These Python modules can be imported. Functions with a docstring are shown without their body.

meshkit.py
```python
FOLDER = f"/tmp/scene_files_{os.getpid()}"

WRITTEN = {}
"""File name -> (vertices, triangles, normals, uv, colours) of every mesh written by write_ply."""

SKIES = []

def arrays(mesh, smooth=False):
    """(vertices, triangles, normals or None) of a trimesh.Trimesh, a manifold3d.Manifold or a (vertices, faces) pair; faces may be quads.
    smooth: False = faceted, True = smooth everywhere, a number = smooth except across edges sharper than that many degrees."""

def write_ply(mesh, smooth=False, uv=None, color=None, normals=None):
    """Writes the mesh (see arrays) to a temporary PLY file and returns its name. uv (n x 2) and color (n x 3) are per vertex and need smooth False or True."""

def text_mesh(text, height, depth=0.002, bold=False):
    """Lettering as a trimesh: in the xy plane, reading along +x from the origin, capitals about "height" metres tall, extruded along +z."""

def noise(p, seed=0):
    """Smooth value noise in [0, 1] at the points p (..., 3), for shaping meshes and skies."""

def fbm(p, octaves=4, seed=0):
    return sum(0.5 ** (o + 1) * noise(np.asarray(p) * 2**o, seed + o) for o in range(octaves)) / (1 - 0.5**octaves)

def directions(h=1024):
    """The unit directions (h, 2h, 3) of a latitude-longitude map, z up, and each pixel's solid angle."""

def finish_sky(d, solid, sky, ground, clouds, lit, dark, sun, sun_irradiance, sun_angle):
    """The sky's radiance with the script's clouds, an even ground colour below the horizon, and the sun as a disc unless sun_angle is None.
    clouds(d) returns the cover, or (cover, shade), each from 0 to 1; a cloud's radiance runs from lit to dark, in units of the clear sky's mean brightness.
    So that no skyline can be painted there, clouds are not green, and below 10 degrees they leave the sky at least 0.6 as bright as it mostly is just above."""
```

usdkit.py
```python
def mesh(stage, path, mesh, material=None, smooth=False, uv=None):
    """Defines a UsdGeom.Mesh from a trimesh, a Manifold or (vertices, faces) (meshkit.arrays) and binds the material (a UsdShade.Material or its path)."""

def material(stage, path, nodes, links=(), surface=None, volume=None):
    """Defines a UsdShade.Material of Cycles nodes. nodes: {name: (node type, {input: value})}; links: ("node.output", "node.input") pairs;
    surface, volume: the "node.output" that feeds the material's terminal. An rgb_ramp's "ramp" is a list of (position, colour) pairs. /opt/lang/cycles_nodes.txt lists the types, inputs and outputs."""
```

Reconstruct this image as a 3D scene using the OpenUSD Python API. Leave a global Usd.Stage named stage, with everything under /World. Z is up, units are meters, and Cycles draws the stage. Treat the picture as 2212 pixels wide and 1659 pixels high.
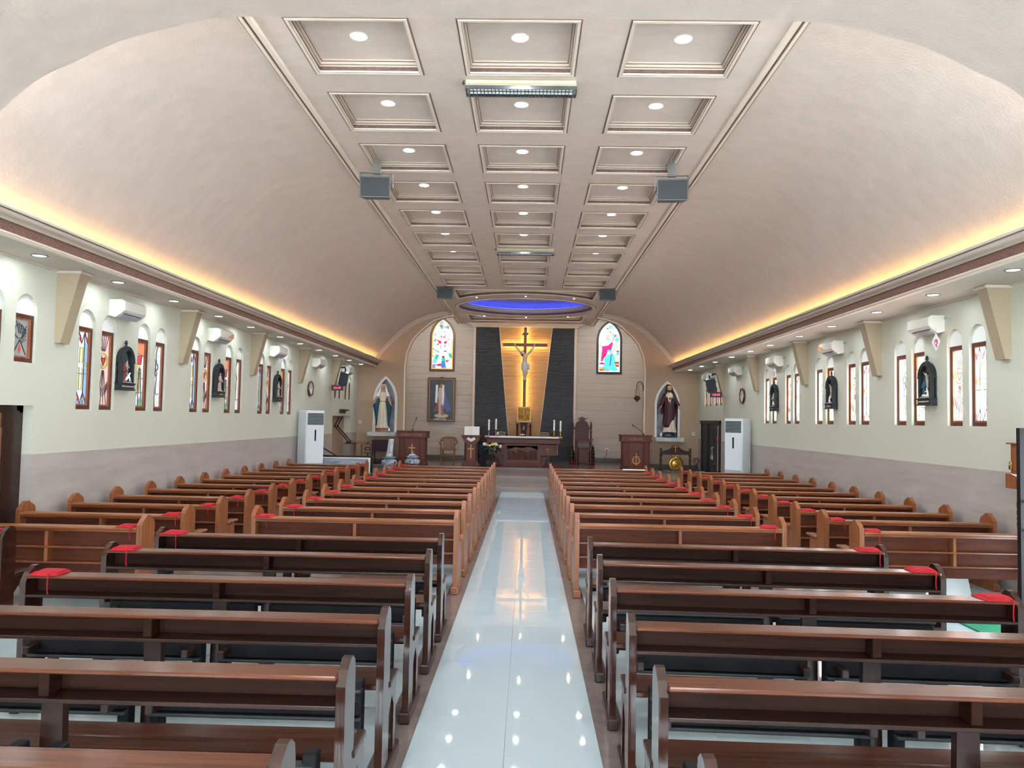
import math, random
import numpy as np, trimesh, shapely, manifold3d as m3
from shapely.geometry import Polygon, LineString, Point, box as sbox
from shapely.ops import unary_union
from shapely import affinity
import usdkit, meshkit
from pxr import Usd, UsdGeom, UsdLux, UsdShade, Gf, Sdf

S = 1.15            # everything below is laid out in survey units; S turns them into metres
rnd = random.Random(7)
stage = Usd.Stage.CreateInMemory()
UsdGeom.SetStageUpAxis(stage, 'Z'); UsdGeom.SetStageMetersPerUnit(stage, 1.0)
stage.SetDefaultPrim(UsdGeom.Xform.Define(stage, '/World').GetPrim())
UsdGeom.Scope.Define(stage, '/World/Looks')

# ------------------------------------------------------------------ camera, sky, exposure
cam = UsdGeom.Camera.Define(stage, '/World/camera')
RX = (0.99962305, 0.0180218, -0.02071178); RY = (0.01984149, 0.0471987, 0.99868844); RZ = (0.01897574, -0.99872293, 0.04682333)
right = [RX[0], RY[0], RZ[0]]; up = [-RX[1], -RY[1], -RZ[1]]; back = [-RX[2], -RY[2], -RZ[2]]
cam.AddTransformOp().Set(Gf.Matrix4d(*right, 0, *up, 0, *back, 0, 0, 0, 1.72 * S, 1))
cam.CreateHorizontalApertureAttr(36.0); cam.CreateVerticalApertureAttr(27.0)
cam.CreateFocalLengthAttr(1661.0 / 2212 * 36)
cam.CreateClippingRangeAttr((0.05, 500.0))
cam.CreateExposureAttr(1.4)
sky = UsdLux.DomeLight.Define(stage, '/World/sky'); sky.CreateColorAttr((0.80, 0.92, 1.0)); sky.CreateIntensityAttr(2.5)

L_COFFER, L_DOWN, L_SPOT, L_COVE, L_CROSS, L_BLUE = 190.0, 50.0, 1500.0, 22.0, 30.0, 3.0
L_APSE = 50.0
P_RIGHT, P_LEFT, P_ALTAR = 8.0, 0.27, 0.44

# ------------------------------------------------------------------ materials
def lin(c): return tuple(((v / 255) / 12.92 if v / 255 <= 0.04045 else ((v / 255 + 0.055) / 1.055) ** 2.4) for v in c)
MATS = {}
def mat(name, nodes, links, surface):
    MATS[name] = usdkit.material(stage, '/World/Looks/' + name, nodes, links, surface=surface); return MATS[name]
def plain(name, c, rough=0.5, metal=0.0, var=0.0, scale=6.0, bump=0.0, bscale=60.0, coat=0.0, stretch=(1, 1, 1), c2=None, detail=3, spec=0.5, sheen=0.0):
    a = lin(c); b = lin(c2) if c2 else tuple(v * (1 - var) for v in a)
    n = {'p': ('principled_bsdf', {'base_color': a, 'roughness': rough, 'metallic': metal, 'coat_weight': coat, 'coat_roughness': 0.08, 'specular_ior_level': spec, 'sheen_weight': sheen})}
    l = []
    if var > 0 or c2:
        n['g'] = ('geometry', {}); n['m'] = ('mapping', {'scale': tuple(scale * s for s in stretch)}); n['n'] = ('noise_texture', {'scale': 1.0, 'detail': detail, 'roughness': 0.6})
        n['r'] = ('rgb_ramp', {'ramp': [(0.3, b), (0.7, a)]})
        l += [('g.position', 'm.vector'), ('m.vector', 'n.vector'), ('n.fac', 'r.fac'), ('r.color', 'p.base_color')]
    if bump > 0:
        n['g2'] = ('geometry', {}); n['n2'] = ('noise_texture', {'scale': bscale, 'detail': 2}); n['b'] = ('bump', {'strength': bump, 'distance': 0.01})
        l += [('g2.position', 'n2.vector'), ('n2.fac', 'b.height'), ('b.normal', 'p.normal')]
    return mat(name, n, l, 'p.BSDF')
def wood(name, c1, c2, rough=0.35, stretch=(1.2, 26, 26), coat=0.0, c3=None, spec=0.5):
    coat = 0.0
    n = {'g': ('geometry', {}), 'm': ('mapping', {'scale': stretch}), 'n': ('noise_texture', {'scale': 1.0, 'detail': 4, 'roughness': 0.65, 'distortion': 0.6}),
         'r': ('rgb_ramp', {'ramp': [(0.28, lin(c1)), (0.55, lin(c2)), (0.75, lin(c3 or c2))]}),
         'b': ('bump', {'strength': 0.12, 'distance': 0.004}), 'p': ('principled_bsdf', {'roughness': rough, 'specular_ior_level': spec})}
    l = [('g.position', 'm.vector'), ('m.vector', 'n.vector'), ('n.fac', 'r.fac'), ('r.color', 'p.base_color'), ('n.fac', 'b.height'), ('b.normal', 'p.normal')]
    return mat(name, n, l, 'p.BSDF')
def emit(name, c, strength):
    return mat(name, {'e': ('emission', {'color': c, 'strength': strength})}, [], 'e.emission')
def litglass(name, c, strength, rough=0.15, var=0.25):
    a = lin(c)
    n = {'g': ('geometry', {}), 'n': ('noise_texture', {'scale': 9.0, 'detail': 2}), 'r': ('rgb_ramp', {'ramp': [(0.3, tuple(v * (1 - var) for v in a)), (0.7, a)]}),
         'p': ('principled_bsdf', {'base_color': tuple(v * 0.5 for v in a), 'roughness': rough, 'emission_strength': strength})}
    return mat(name, n, [('g.position', 'n.vector'), ('n.fac', 'r.fac'), ('r.color', 'p.emission_color')], 'p.BSDF')
def island(name, cols, rough=0.6, bump=0.3):
    k = len(cols)
    n = {'g': ('geometry', {}), 'r': ('rgb_ramp', {'ramp': [(i / (k - 1), lin(c)) for i, c in enumerate(cols)]}), 'n': ('noise_texture', {'scale': 22.0, 'detail': 4}),
         'b': ('bump', {'strength': bump, 'distance': 0.01}), 'p': ('principled_bsdf', {'roughness': rough})}
    return mat(name, n, [('g.random_per_island', 'r.fac'), ('r.color', 'p.base_color'), ('g.position', 'n.vector'), ('n.fac', 'b.height'), ('b.normal', 'p.normal')], 'p.BSDF')

plain('ceiling_paper', (216, 199, 187), 0.75, var=0.10, scale=3.0, bump=0.25, bscale=35, detail=6, stretch=(1, 1.6, 1))
plain('cream_paint', (206, 205, 189), 0.7, var=0.03, scale=0.8, bump=0.05, bscale=15)
plain('front_paint', (180, 152, 128), 0.75, var=0.03, scale=0.8)
plain('corbel_paint', (172, 153, 128), 0.75)
plain('dado_stone', (184, 173, 167), 0.55, c2=(168, 157, 151), scale=1.2, stretch=(1, 1, 6), detail=5)
plain('white_paint', (240, 240, 236), 0.6)
plain('soffit_paint', (200, 190, 176), 0.75, var=0.03, scale=1.0)
plain('mould_beige', (208, 192, 176), 0.5)
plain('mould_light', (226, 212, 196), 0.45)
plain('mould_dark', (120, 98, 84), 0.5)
plain('mottled_brown', (150, 112, 98), 0.5, c2=(104, 76, 66), scale=40.0, detail=5, bump=0.4, bscale=60)
plain('band_brown', (128, 100, 92), 0.4, c2=(92, 70, 64), scale=30.0, detail=5, bump=0.3, bscale=50)
plain('apse_panel', (190, 178, 166), 0.6, var=0.03, scale=1.0)
plain('groove_light', (232, 220, 206), 0.6)
plain('tile_white', (182, 196, 201), 0.025, var=0.02, scale=2.0, spec=0.5)
plain('tile_joint', (150, 152, 150), 0.6)
plain('tile_taupe', (128, 112, 108), 0.12, c2=(108, 96, 92), scale=6.0, detail=5)
plain('step_stone', (134, 122, 116), 0.35, c2=(120, 108, 103), scale=2.0, stretch=(1, 1, 4))
plain('platform_stone', (112, 102, 100), 0.16, c2=(98, 90, 88), scale=2.0)
plain('skirting_dark', (84, 78, 76), 0.4)
wood('pew_brown', (88, 44, 24), (126, 68, 38), 0.30, c3=(146, 82, 48))
wood('pew_brown_end', (112, 62, 36), (144, 86, 52), 0.3, stretch=(24, 24, 1.4), c3=(156, 96, 60))
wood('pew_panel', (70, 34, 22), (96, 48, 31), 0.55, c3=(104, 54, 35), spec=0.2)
wood('pew_ledge', (112, 62, 34), (148, 88, 50), 0.24, c3=(162, 100, 60), spec=0.5)
wood('dark_ledge', (66, 32, 18), (98, 50, 28), 0.22, c3=(112, 60, 36), spec=0.5)
wood('dark_wood', (30, 15, 11), (48, 25, 17), 0.28, c3=(56, 30, 21), spec=0.5)
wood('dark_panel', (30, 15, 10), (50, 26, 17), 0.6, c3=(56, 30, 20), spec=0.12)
wood('dark_seat', (46, 23, 15), (72, 38, 25), 0.2, c3=(84, 46, 31), spec=0.5)
wood('dark_end', (34, 17, 13), (52, 27, 20), 0.09, stretch=(24, 24, 1.4), c3=(60, 33, 24), spec=0.9)
wood('altar_wood', (66, 26, 16), (94, 40, 26), 0.5, c3=(104, 48, 32))
wood('lectern_wood', (78, 34, 24), (106, 50, 36), 0.5, stretch=(20, 20, 1.4), c3=(116, 58, 42))
wood('chair_wood', (110, 74, 44), (150, 106, 66), 0.4, stretch=(20, 20, 2), c3=(160, 116, 76))
wood('carved_wood', (52, 26, 18), (80, 42, 30), 0.5, stretch=(12, 12, 3), c3=(94, 54, 38))
wood('frame_wood', (66, 30, 20), (92, 46, 30), 0.35, stretch=(10, 10, 2))
wood('sash_wood', (130, 70, 48), (164, 98, 70), 0.4, stretch=(10, 10, 2))
wood('cross_wood', (104, 56, 40), (132, 76, 54), 0.45, stretch=(10, 10, 4))
wood('box_wood', (120, 66, 40), (150, 88, 56), 0.4, stretch=(20, 20, 2))
plain('vinyl_black', (30, 30, 34), 0.6, spec=0.2, c2=(20, 20, 24), scale=5.0, bump=0.1, bscale=40)
plain('rubber_edge', (44, 48, 51), 0.5)
plain('iron_black', (26, 25, 28), 0.4, metal=0.3)
plain('red_cloth', (186, 12, 34), 0.9, c2=(160, 8, 26), scale=12.0, bump=0.2, bscale=120)
plain('white_cloth', (240, 238, 234), 0.85, bump=0.15, bscale=60)
plain('purple_cloth', (58, 36, 48), 0.85)
plain('dark_cloth', (26, 28, 40), 0.9, bump=0.2, bscale=30)
plain('carpet_red', (120, 26, 36), 0.95, bump=0.3, bscale=200)
plain('mat_green', (16, 120, 84), 0.95, bump=0.4, bscale=200)
plain('ac_white', (228, 224, 214), 0.35)
plain('ac_grey', (170, 178, 186), 0.45)
plain('ac_body', (222, 226, 232), 0.35)
plain('plastic_black', (24, 24, 26), 0.4)
plain('grille_grey', (52, 56, 60), 0.6, var=0.3, scale=200.0)
plain('speaker_grey', (84, 88, 90), 0.5)
plain('metal_grey', (150, 150, 150), 0.3, metal=0.8)
plain('chrome', (220, 222, 224), 0.12, metal=1.0)
plain('brass', (214, 170, 90), 0.22, metal=1.0)
plain('gold_relief', (176, 132, 66), 0.5, metal=0.45, c2=(170, 120, 50), scale=14.0)
plain('gold_paint', (200, 156, 80), 0.4, metal=0.4)
plain('gold_cross', (212, 150, 78), 0.4)
plain('bronze', (70, 58, 48), 0.4, metal=0.5)
plain('fixture_cream', (196, 190, 164), 0.5)
plain('louvre_metal', (120, 124, 130), 0.25, metal=0.8)
plain('marble_grey', (190, 192, 200), 0.3, c2=(126, 128, 140), scale=3.0, detail=7)
plain('marble_white', (214, 214, 212), 0.3, c2=(176, 178, 178), scale=4.0, detail=7)
plain('niche_white', (226, 222, 214), 0.5)
plain('skin', (214, 160, 134), 0.5, var=0.08, scale=10)
plain('skin_pale', (206, 182, 164), 0.5, var=0.08, scale=10)
plain('robe_ivory', (226, 212, 188), 0.6)
plain('robe_blue', (24, 66, 104), 0.5, c2=(20, 84, 92), scale=3.0)
plain('robe_wine', (76, 22, 34), 0.5, c2=(56, 18, 28), scale=4.0)
plain('robe_green', (44, 56, 52), 0.6)
plain('hair_dark', (44, 28, 22), 0.6)
plain('rock_pink', (176, 116, 104), 0.7, var=0.25, scale=8)
plain('loin_grey', (196, 196, 204), 0.6)
plain('heart_red', (170, 30, 34), 0.4)
plain('patina', (44, 52, 58), 0.45, c2=(30, 34, 38), scale=12.0)
plain('patina_teal', (40, 78, 90), 0.5)
plain('figure_stone', (196, 184, 172), 0.6, c2=(150, 132, 120), scale=20)
plain('figure_red', (120, 48, 44), 0.6)
plain('candle_wax', (246, 244, 238), 0.5)
plain('paper', (240, 240, 238), 0.8)
plain('print_black', (40, 40, 44), 0.8)
plain('print_pink', (226, 84, 140), 0.8)
plain('print_orange', (214, 140, 84), 0.7)
plain('letter_pale', (196, 176, 160), 0.5)
plain('letter_dark', (160, 110, 88), 0.5)
plain('porcelain', (226, 232, 238), 0.12, c2=(40, 76, 140), scale=13.0, detail=2)
plain('porcelain_white', (226, 230, 234), 0.12, c2=(176, 190, 208), scale=6)
plain('porcelain_green', (120, 150, 150), 0.2)
plain('leaf_green', (46, 92, 58), 0.5, var=0.35, scale=20)
plain('leaf_pale', (120, 150, 128), 0.5, var=0.3, scale=20)
plain('petal_white', (236, 240, 226), 0.6)
plain('petal_yellow', (232, 222, 110), 0.6)
plain('petal_pink', (226, 150, 130), 0.6)
plain('paint_dark', (52, 54, 66), 0.3, c2=(36, 38, 50), scale=3.0)
plain('paint_robe', (196, 176, 170), 0.35)
plain('paint_red', (150, 56, 64), 0.35)
plain('paint_blue', (84, 92, 150), 0.35)
plain('paint_skin', (150, 96, 84), 0.35)
plain('paint_glow', (206, 190, 160), 0.35)
plain('came_lead', (60, 60, 66), 0.5)
plain('came_gold', (206, 186, 90), 0.5)
plain('clock_face', (232, 232, 226), 0.3)
plain('clock_rim', (86, 46, 34), 0.3)
plain('blue_plaster', (150, 160, 230), 0.8)
plain('panel_marbled', (184, 190, 200), 0.3, c2=(120, 126, 140), scale=2.5, stretch=(1, 1, 5), detail=5)
plain('outside_grey', (150, 150, 150), 0.9)
island('slate', [(24, 23, 28), (16, 16, 20), (34, 33, 40), (20, 20, 26), (40, 40, 48)], 0.5)
island('gold_stone', [(190, 146, 96), (172, 128, 84), (206, 164, 110), (180, 140, 100), (196, 150, 92)], 0.6)
island('tile_var', [(230, 236, 234), (224, 230, 229), (233, 238, 236)], 0.06, bump=0.0)
emit('lamp_white', (0.84, 0.92, 1.0), L_COFFER)
emit('lamp_down', (0.82, 0.95, 1.0), L_DOWN)
emit('lamp_spot', (1.0, 0.86, 0.80), L_SPOT)
emit('cove_amber', (1.0, 0.62, 0.16), L_COVE)
emit('unseen_apse_lamp', (1.0, 0.96, 0.86), L_APSE)
emit('cross_amber', (1.0, 0.70, 0.24), L_CROSS)
emit('cove_blue', (0.03, 0.05, 1.0), L_BLUE)
emit('led_red', (1.0, 0.06, 0.12), 1.6)
emit('flame', (1.0, 0.8, 0.5), 6.0)
for nm, st in (('r', P_RIGHT), ('l', P_LEFT)):
    litglass('pane_white_' + nm, (236, 244, 248), st); litglass('pane_pink_' + nm, (246, 214, 206), st); litglass('pane_blue_' + nm, (150, 196, 232), st)
    litglass('pane_gold_' + nm, (240, 214, 120), st); litglass('pane_red_' + nm, (220, 70, 80), st); litglass('pane_green_' + nm, (110, 170, 130), st); litglass('pane_orange_' + nm, (240, 150, 110), st)
    litglass('pane_grey_' + nm, (150, 156, 152), st)
for nm, c in dict(white=(236, 250, 248), mint=(196, 246, 232), yellow=(255, 240, 150), orange=(255, 176, 90), magenta=(236, 30, 130), red=(236, 40, 90), blue=(40, 130, 240), cyan=(90, 226, 250), green=(30, 196, 140), violet=(140, 130, 220), brown=(150, 84, 60), grey=(110, 100, 120), lilac=(226, 220, 255)).items():
    litglass('art_' + nm, c, P_ALTAR, var=0.1)
mat('clear_pane', {'t': ('transparent_bsdf', {'color': (0.92, 0.95, 0.95)}), 'g': ('glossy_bsdf', {'roughness': 0.02}), 'f': ('fresnel', {'IOR': 1.5}), 'm': ('mix_closure', {})}, [('f.fac', 'm.fac'), ('t.BSDF', 'm.closure1'), ('g.BSDF', 'm.closure2')], 'm.closure')

# ------------------------------------------------------------------ prims
USED = {}
def path_for(name, parent):
    k = USED.get((parent, name), 0); USED[(parent, name)] = k + 1
    return f'{parent}/{name}' + (f'_{k:03d}' if k else '')
def tags(p, label=None, cat=None, group=None, kind=None):
    pr = stage.GetPrimAtPath(p)
    for k, v in (('label', label), ('category', cat), ('group', group), ('kind', kind)):
        if v: pr.SetCustomDataByKey(k, v)
    return p
def place(xf, loc, rz):
    xf.ClearXformOpOrder()
    xf.AddTranslateOp().Set(tuple(float(v) * S for v in loc))
    if rz: xf.AddRotateZOp().Set(float(rz))
def thing(name, label=None, cat=None, loc=(0, 0, 0), rz=0, group=None, kind=None, parent='/World'):
    p = path_for(name, parent); xf = UsdGeom.Xform.Define(stage, p); place(xf, loc, rz)
    return tags(p, label, cat, group, kind)
def obj(name, mesh, m, parent='/World', label=None, cat=None, group=None, kind=None, smooth=False):
    p = path_for(name, parent)
    if isinstance(mesh, (list, tuple)) and not isinstance(mesh[0], np.ndarray): mesh = cat_(mesh)
    v, f, n = meshkit.arrays(mesh, smooth)
    usdkit.mesh(stage, p, trimesh.Trimesh(v * S, f, process=False) if not smooth else mesh_scaled(mesh), MATS[m], smooth)
    return tags(p, label, cat, group, kind)
def mesh_scaled(mesh):
    v, f, n = meshkit.arrays(mesh, False); return trimesh.Trimesh(v * S, f)
def copy(src, loc, rz=0, label=None, cat=None, group=None, parent='/World', name=None):
    pr = stage.GetPrimAtPath(src); was = pr.GetCustomData()
    nm = name or src.split('/')[-1]
    if nm[-4:-3] == '_' and nm[-3:].isdigit(): nm = nm[:-4]
    p = path_for(nm, parent); xf = UsdGeom.Xform.Define(stage, p)
    xf.GetPrim().GetReferences().AddInternalReference(Sdf.Path(src)); place(xf, loc, rz)
    xf.GetPrim().SetInstanceable(True)
    return tags(p, label, cat or was.get('category'), group or was.get('group'))

# ------------------------------------------------------------------ meshes
def cat_(ms): return trimesh.util.concatenate([m if isinstance(m, trimesh.Trimesh) else trimesh.Trimesh(*meshkit.arrays(m)[:2], process=False) for m in ms])
def bx(x0, x1, y0, y1, z0, z1, b=0.0):
    if b <= 0:
        m = trimesh.creation.box((x1 - x0, y1 - y0, z1 - z0)); m.apply_translation(((x0 + x1) / 2, (y0 + y1) / 2, (z0 + z1) / 2)); return m
    b = min(b, (x1 - x0) / 2.5, (y1 - y0) / 2.5, (z1 - z0) / 2.5); P = []
    for X, sx in ((x0, 1), (x1, -1)):
        for Y, sy in ((y0, 1), (y1, -1)):
            for Z, sz in ((z0, 1), (z1, -1)):
                P += [(X, Y + sy * b, Z + sz * b), (X + sx * b, Y, Z + sz * b), (X + sx * b, Y + sy * b, Z)]
    return trimesh.Trimesh(np.array(P), process=False).convex_hull
def poly(p): return p if hasattr(p, 'geom_type') else Polygon(p)
def prism(p, a0, a1, axis='y'):
    p = poly(p); out = []
    for g in getattr(p, 'geoms', [p]):
        if g.is_empty or g.area < 1e-9: continue
        m = trimesh.creation.extrude_polygon(g, a1 - a0, engine='earcut'); v = m.vertices.copy(); v[:, 2] += a0; f = m.faces
        if axis == 'y': v = v[:, [0, 2, 1]]; f = f[:, ::-1]
        elif axis == 'x': v = v[:, [2, 0, 1]]
        out.append(trimesh.Trimesh(v, f, process=False))
    return cat_(out)
def lathe(prof, n=20, at=(0, 0, 0), ax='z'):
    prof = np.array(prof, float); a = np.arange(n) * 2 * np.pi / n
    v = np.stack([prof[:, None, 0] * np.cos(a), prof[:, None, 0] * np.sin(a), np.repeat(prof[:, 1:2], n, 1)], -1).reshape(-1, 3)
    k = len(prof); F = []
    for i in range(k - 1):
        for j in range(n):
            A, B, C, D = i * n + j, i * n + (j + 1) % n, (i + 1) * n + (j + 1) % n, (i + 1) * n + j
            F += [(A, B, C), (A, C, D)]
    if ax == 'y': v = v[:, [0, 2, 1]] * (1, 1, -1)
    if ax == 'x': v = v[:, [2, 1, 0]] * (1, 1, -1)
    m = trimesh.Trimesh(v, np.array(F)); m.apply_translation(at)
    trimesh.repair.fix_normals(m)
    return m
def tube(pts, r, n=8):
    p = np.array(pts, float); k = len(p); t = np.gradient(p, axis=0); t /= np.linalg.norm(t, axis=1, keepdims=True) + 1e-12
    ref = np.array([0, 0, 1.0]) if abs(t[0, 2]) < 0.9 else np.array([1.0, 0, 0])
    a = np.cross(t, ref); bad = np.linalg.norm(a, axis=1) < 1e-3; a[bad] = np.cross(t[bad], [0, 1.0, 0.1]); a /= np.linalg.norm(a, axis=1, keepdims=True); b = np.cross(t, a)
    ang = np.arange(n) * 2 * np.pi / n; R = np.broadcast_to(r, (k,))
    v = (p[:, None] + R[:, None, None] * (np.cos(ang)[None, :, None] * a[:, None] + np.sin(ang)[None, :, None] * b[:, None])).reshape(-1, 3)
    v = np.vstack([v, p[0], p[-1]]); F = []
    for i in range(k - 1):
        for j in range(n):
            A, B, C, D = i * n + j, i * n + (j + 1) % n, (i + 1) * n + (j + 1) % n, (i + 1) * n + j
            F += [(A, B, C), (A, C, D)]
    for j in range(n):
        F += [(k * n, (j + 1) % n, j), (k * n + 1, (k - 1) * n + j, (k - 1) * n + (j + 1) % n)]
    m = trimesh.Trimesh(v, np.array(F)); trimesh.repair.fix_normals(m); return m
def curve(*pts, n=16):
    from scipy.interpolate import CubicSpline
    p = np.array(pts, float); u = np.linspace(0, 1, len(p)); return CubicSpline(u, p)(np.linspace(0, 1, n))
def seg(a, b, w): return LineString([a, b]).buffer(w / 2, cap_style=2)
def line(pts, w): return LineString(pts).buffer(w / 2, cap_style=2, join_style=1)
def sweep(path, prof, closed=False):
    """prof (u along the outward normal in the path plane, w along y), path (x, z)"""
    p = np.array(path, float); t = np.gradient(p, axis=0)
    if closed: t = np.roll(p, -1, 0) - np.roll(p, 1, 0)
    t /= np.linalg.norm(t, axis=1, keepdims=True); nn = np.stack([-t[:, 1], t[:, 0]], 1); q = np.array(prof, float); k, n = len(p), len(q)
    v = np.stack([p[:, None, 0] + nn[:, None, 0] * q[None, :, 0], np.broadcast_to(q[None, :, 1], (k, n)), p[:, None, 1] + nn[:, None, 1] * q[None, :, 0]], -1).reshape(-1, 3); F = []
    for i in range(k if closed else k - 1):
        for j in range(n):
            A, B, C, D = i * n + j, i * n + (j + 1) % n, ((i + 1) % k) * n + (j + 1) % n, ((i + 1) % k) * n + j
            F += [(A, B, C), (A, C, D)]
    if not closed:
        for i0 in (0, (k - 1) * n): F += [(i0, i0 + j, i0 + j + 1) if i0 else (i0, i0 + j + 1, i0 + j) for j in range(1, n - 1)]
    m = trimesh.Trimesh(v, np.array(F)); trimesh.repair.fix_normals(m); return m
def loft(secs, n=40, folds=0, amp=0.0, open_front=0.0, seed=0):
    """secs: (z, cx, cy, rx, ry[, amp scale]); the front is -y"""
    r = np.random.RandomState(seed); ph = r.rand() * 6; k = len(secs); a = np.arange(n) * 2 * np.pi / n; V = []
    for s in secs:
        w = 1 + amp * (s[5] if len(s) > 5 else 1) * (np.sin(folds * a + ph) + 0.5 * np.sin((folds * 2 - 3) * a + 2 * ph))
        V.append(np.stack([s[1] + s[3] * w * np.cos(a), s[2] + s[4] * w * np.sin(a), np.full(n, s[0])], 1))
    v = np.vstack(V + [[[secs[0][1], secs[0][2], secs[0][0]], [secs[-1][1], secs[-1][2], secs[-1][0]]]]); F = []
    for i in range(k - 1):
        for j in range(n):
            A, B, C, D = i * n + j, i * n + (j + 1) % n, (i + 1) * n + (j + 1) % n, (i + 1) * n + j
            F += [(A, B, C), (A, C, D)]
    for j in range(n): F += [(k * n, (j + 1) % n, j), (k * n + 1, (k - 1) * n + j, (k - 1) * n + (j + 1) % n)]
    m = trimesh.Trimesh(v, np.array(F)); trimesh.repair.fix_normals(m); return m
def ball(p, r, n=16): return m3.Manifold.sphere(r, n).translate(tuple(float(x) for x in p))
def bones(bs, seg_n=14, length=None, smooth=6):
    """bs: (p, rp, q, rq) tapered bones -> one continuous skin"""
    parts = [m3.Manifold.batch_hull([ball(p, a, seg_n), ball(q, b, seg_n)]) for p, a, q, b in bs]
    m = m3.Manifold.batch_boolean(parts, m3.OpType.Add)
    if length: m = m.refine_to_length(length)
    v, f, _ = meshkit.arrays(m); t = trimesh.Trimesh(v, f)
    if smooth: trimesh.smoothing.filter_taubin(t, iterations=smooth)
    return t
def hand(wrist, d, side, thumb, s=1.0, curl=0.35):
    """bones of a relaxed hand: d = finger direction, side = across the palm, thumb = +1/-1 along side"""
    d = np.array(d, float); d /= np.linalg.norm(d); e = np.array(side, float); e -= d * (e @ d); e /= np.linalg.norm(e); nrm = np.cross(d, e); w = np.array(wrist, float); out = []
    for q in (-0.6, 0, 0.6): out.append((w + e * 0.018 * q * s, 0.014 * s, w + (d * 0.062 + e * 0.03 * q) * s, 0.012 * s))
    for q, ln in ((-0.9, 0.048), (-0.32, 0.06), (0.28, 0.064), (0.86, 0.056)):
        k0 = w + (d * 0.064 + e * 0.034 * q) * s; k1 = k0 + d * ln * 0.55 * s; k2 = k1 + (d * 0.8 - nrm * curl) * ln * 0.55 * s
        out += [(k0, 0.0085 * s, k1, 0.0078 * s), (k1, 0.0078 * s, k2, 0.0062 * s)]
    t0 = w + (d * 0.02 + e * thumb * 0.026) * s; t1 = t0 + (d * 0.03 + e * thumb * 0.03) * s
    return out + [(w, 0.013 * s, t0, 0.011 * s), (t0, 0.011 * s, t1, 0.009 * s), (t1, 0.009 * s, t1 + (d * 0.028 + e * thumb * 0.008) * s, 0.0075 * s)]
ORD = ['first', 'second', 'third', 'fourth', 'fifth', 'sixth', 'seventh', 'eighth', 'ninth', 'tenth', 'eleventh', 'twelfth', 'thirteenth', 'fourteenth', 'fifteenth', 'sixteenth', 'seventeenth', 'eighteenth', 'nineteenth', 'twentieth']

# ================================================================== THE SHELL
XL, XR, YF, YA, Y0 = -5.2, 5.16, 23.35, 26.2, -2.6
AX = -0.11                                     # axis of the building
ZS, ZC = 3.27, 5.0                             # soffit, flat ceiling
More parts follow.
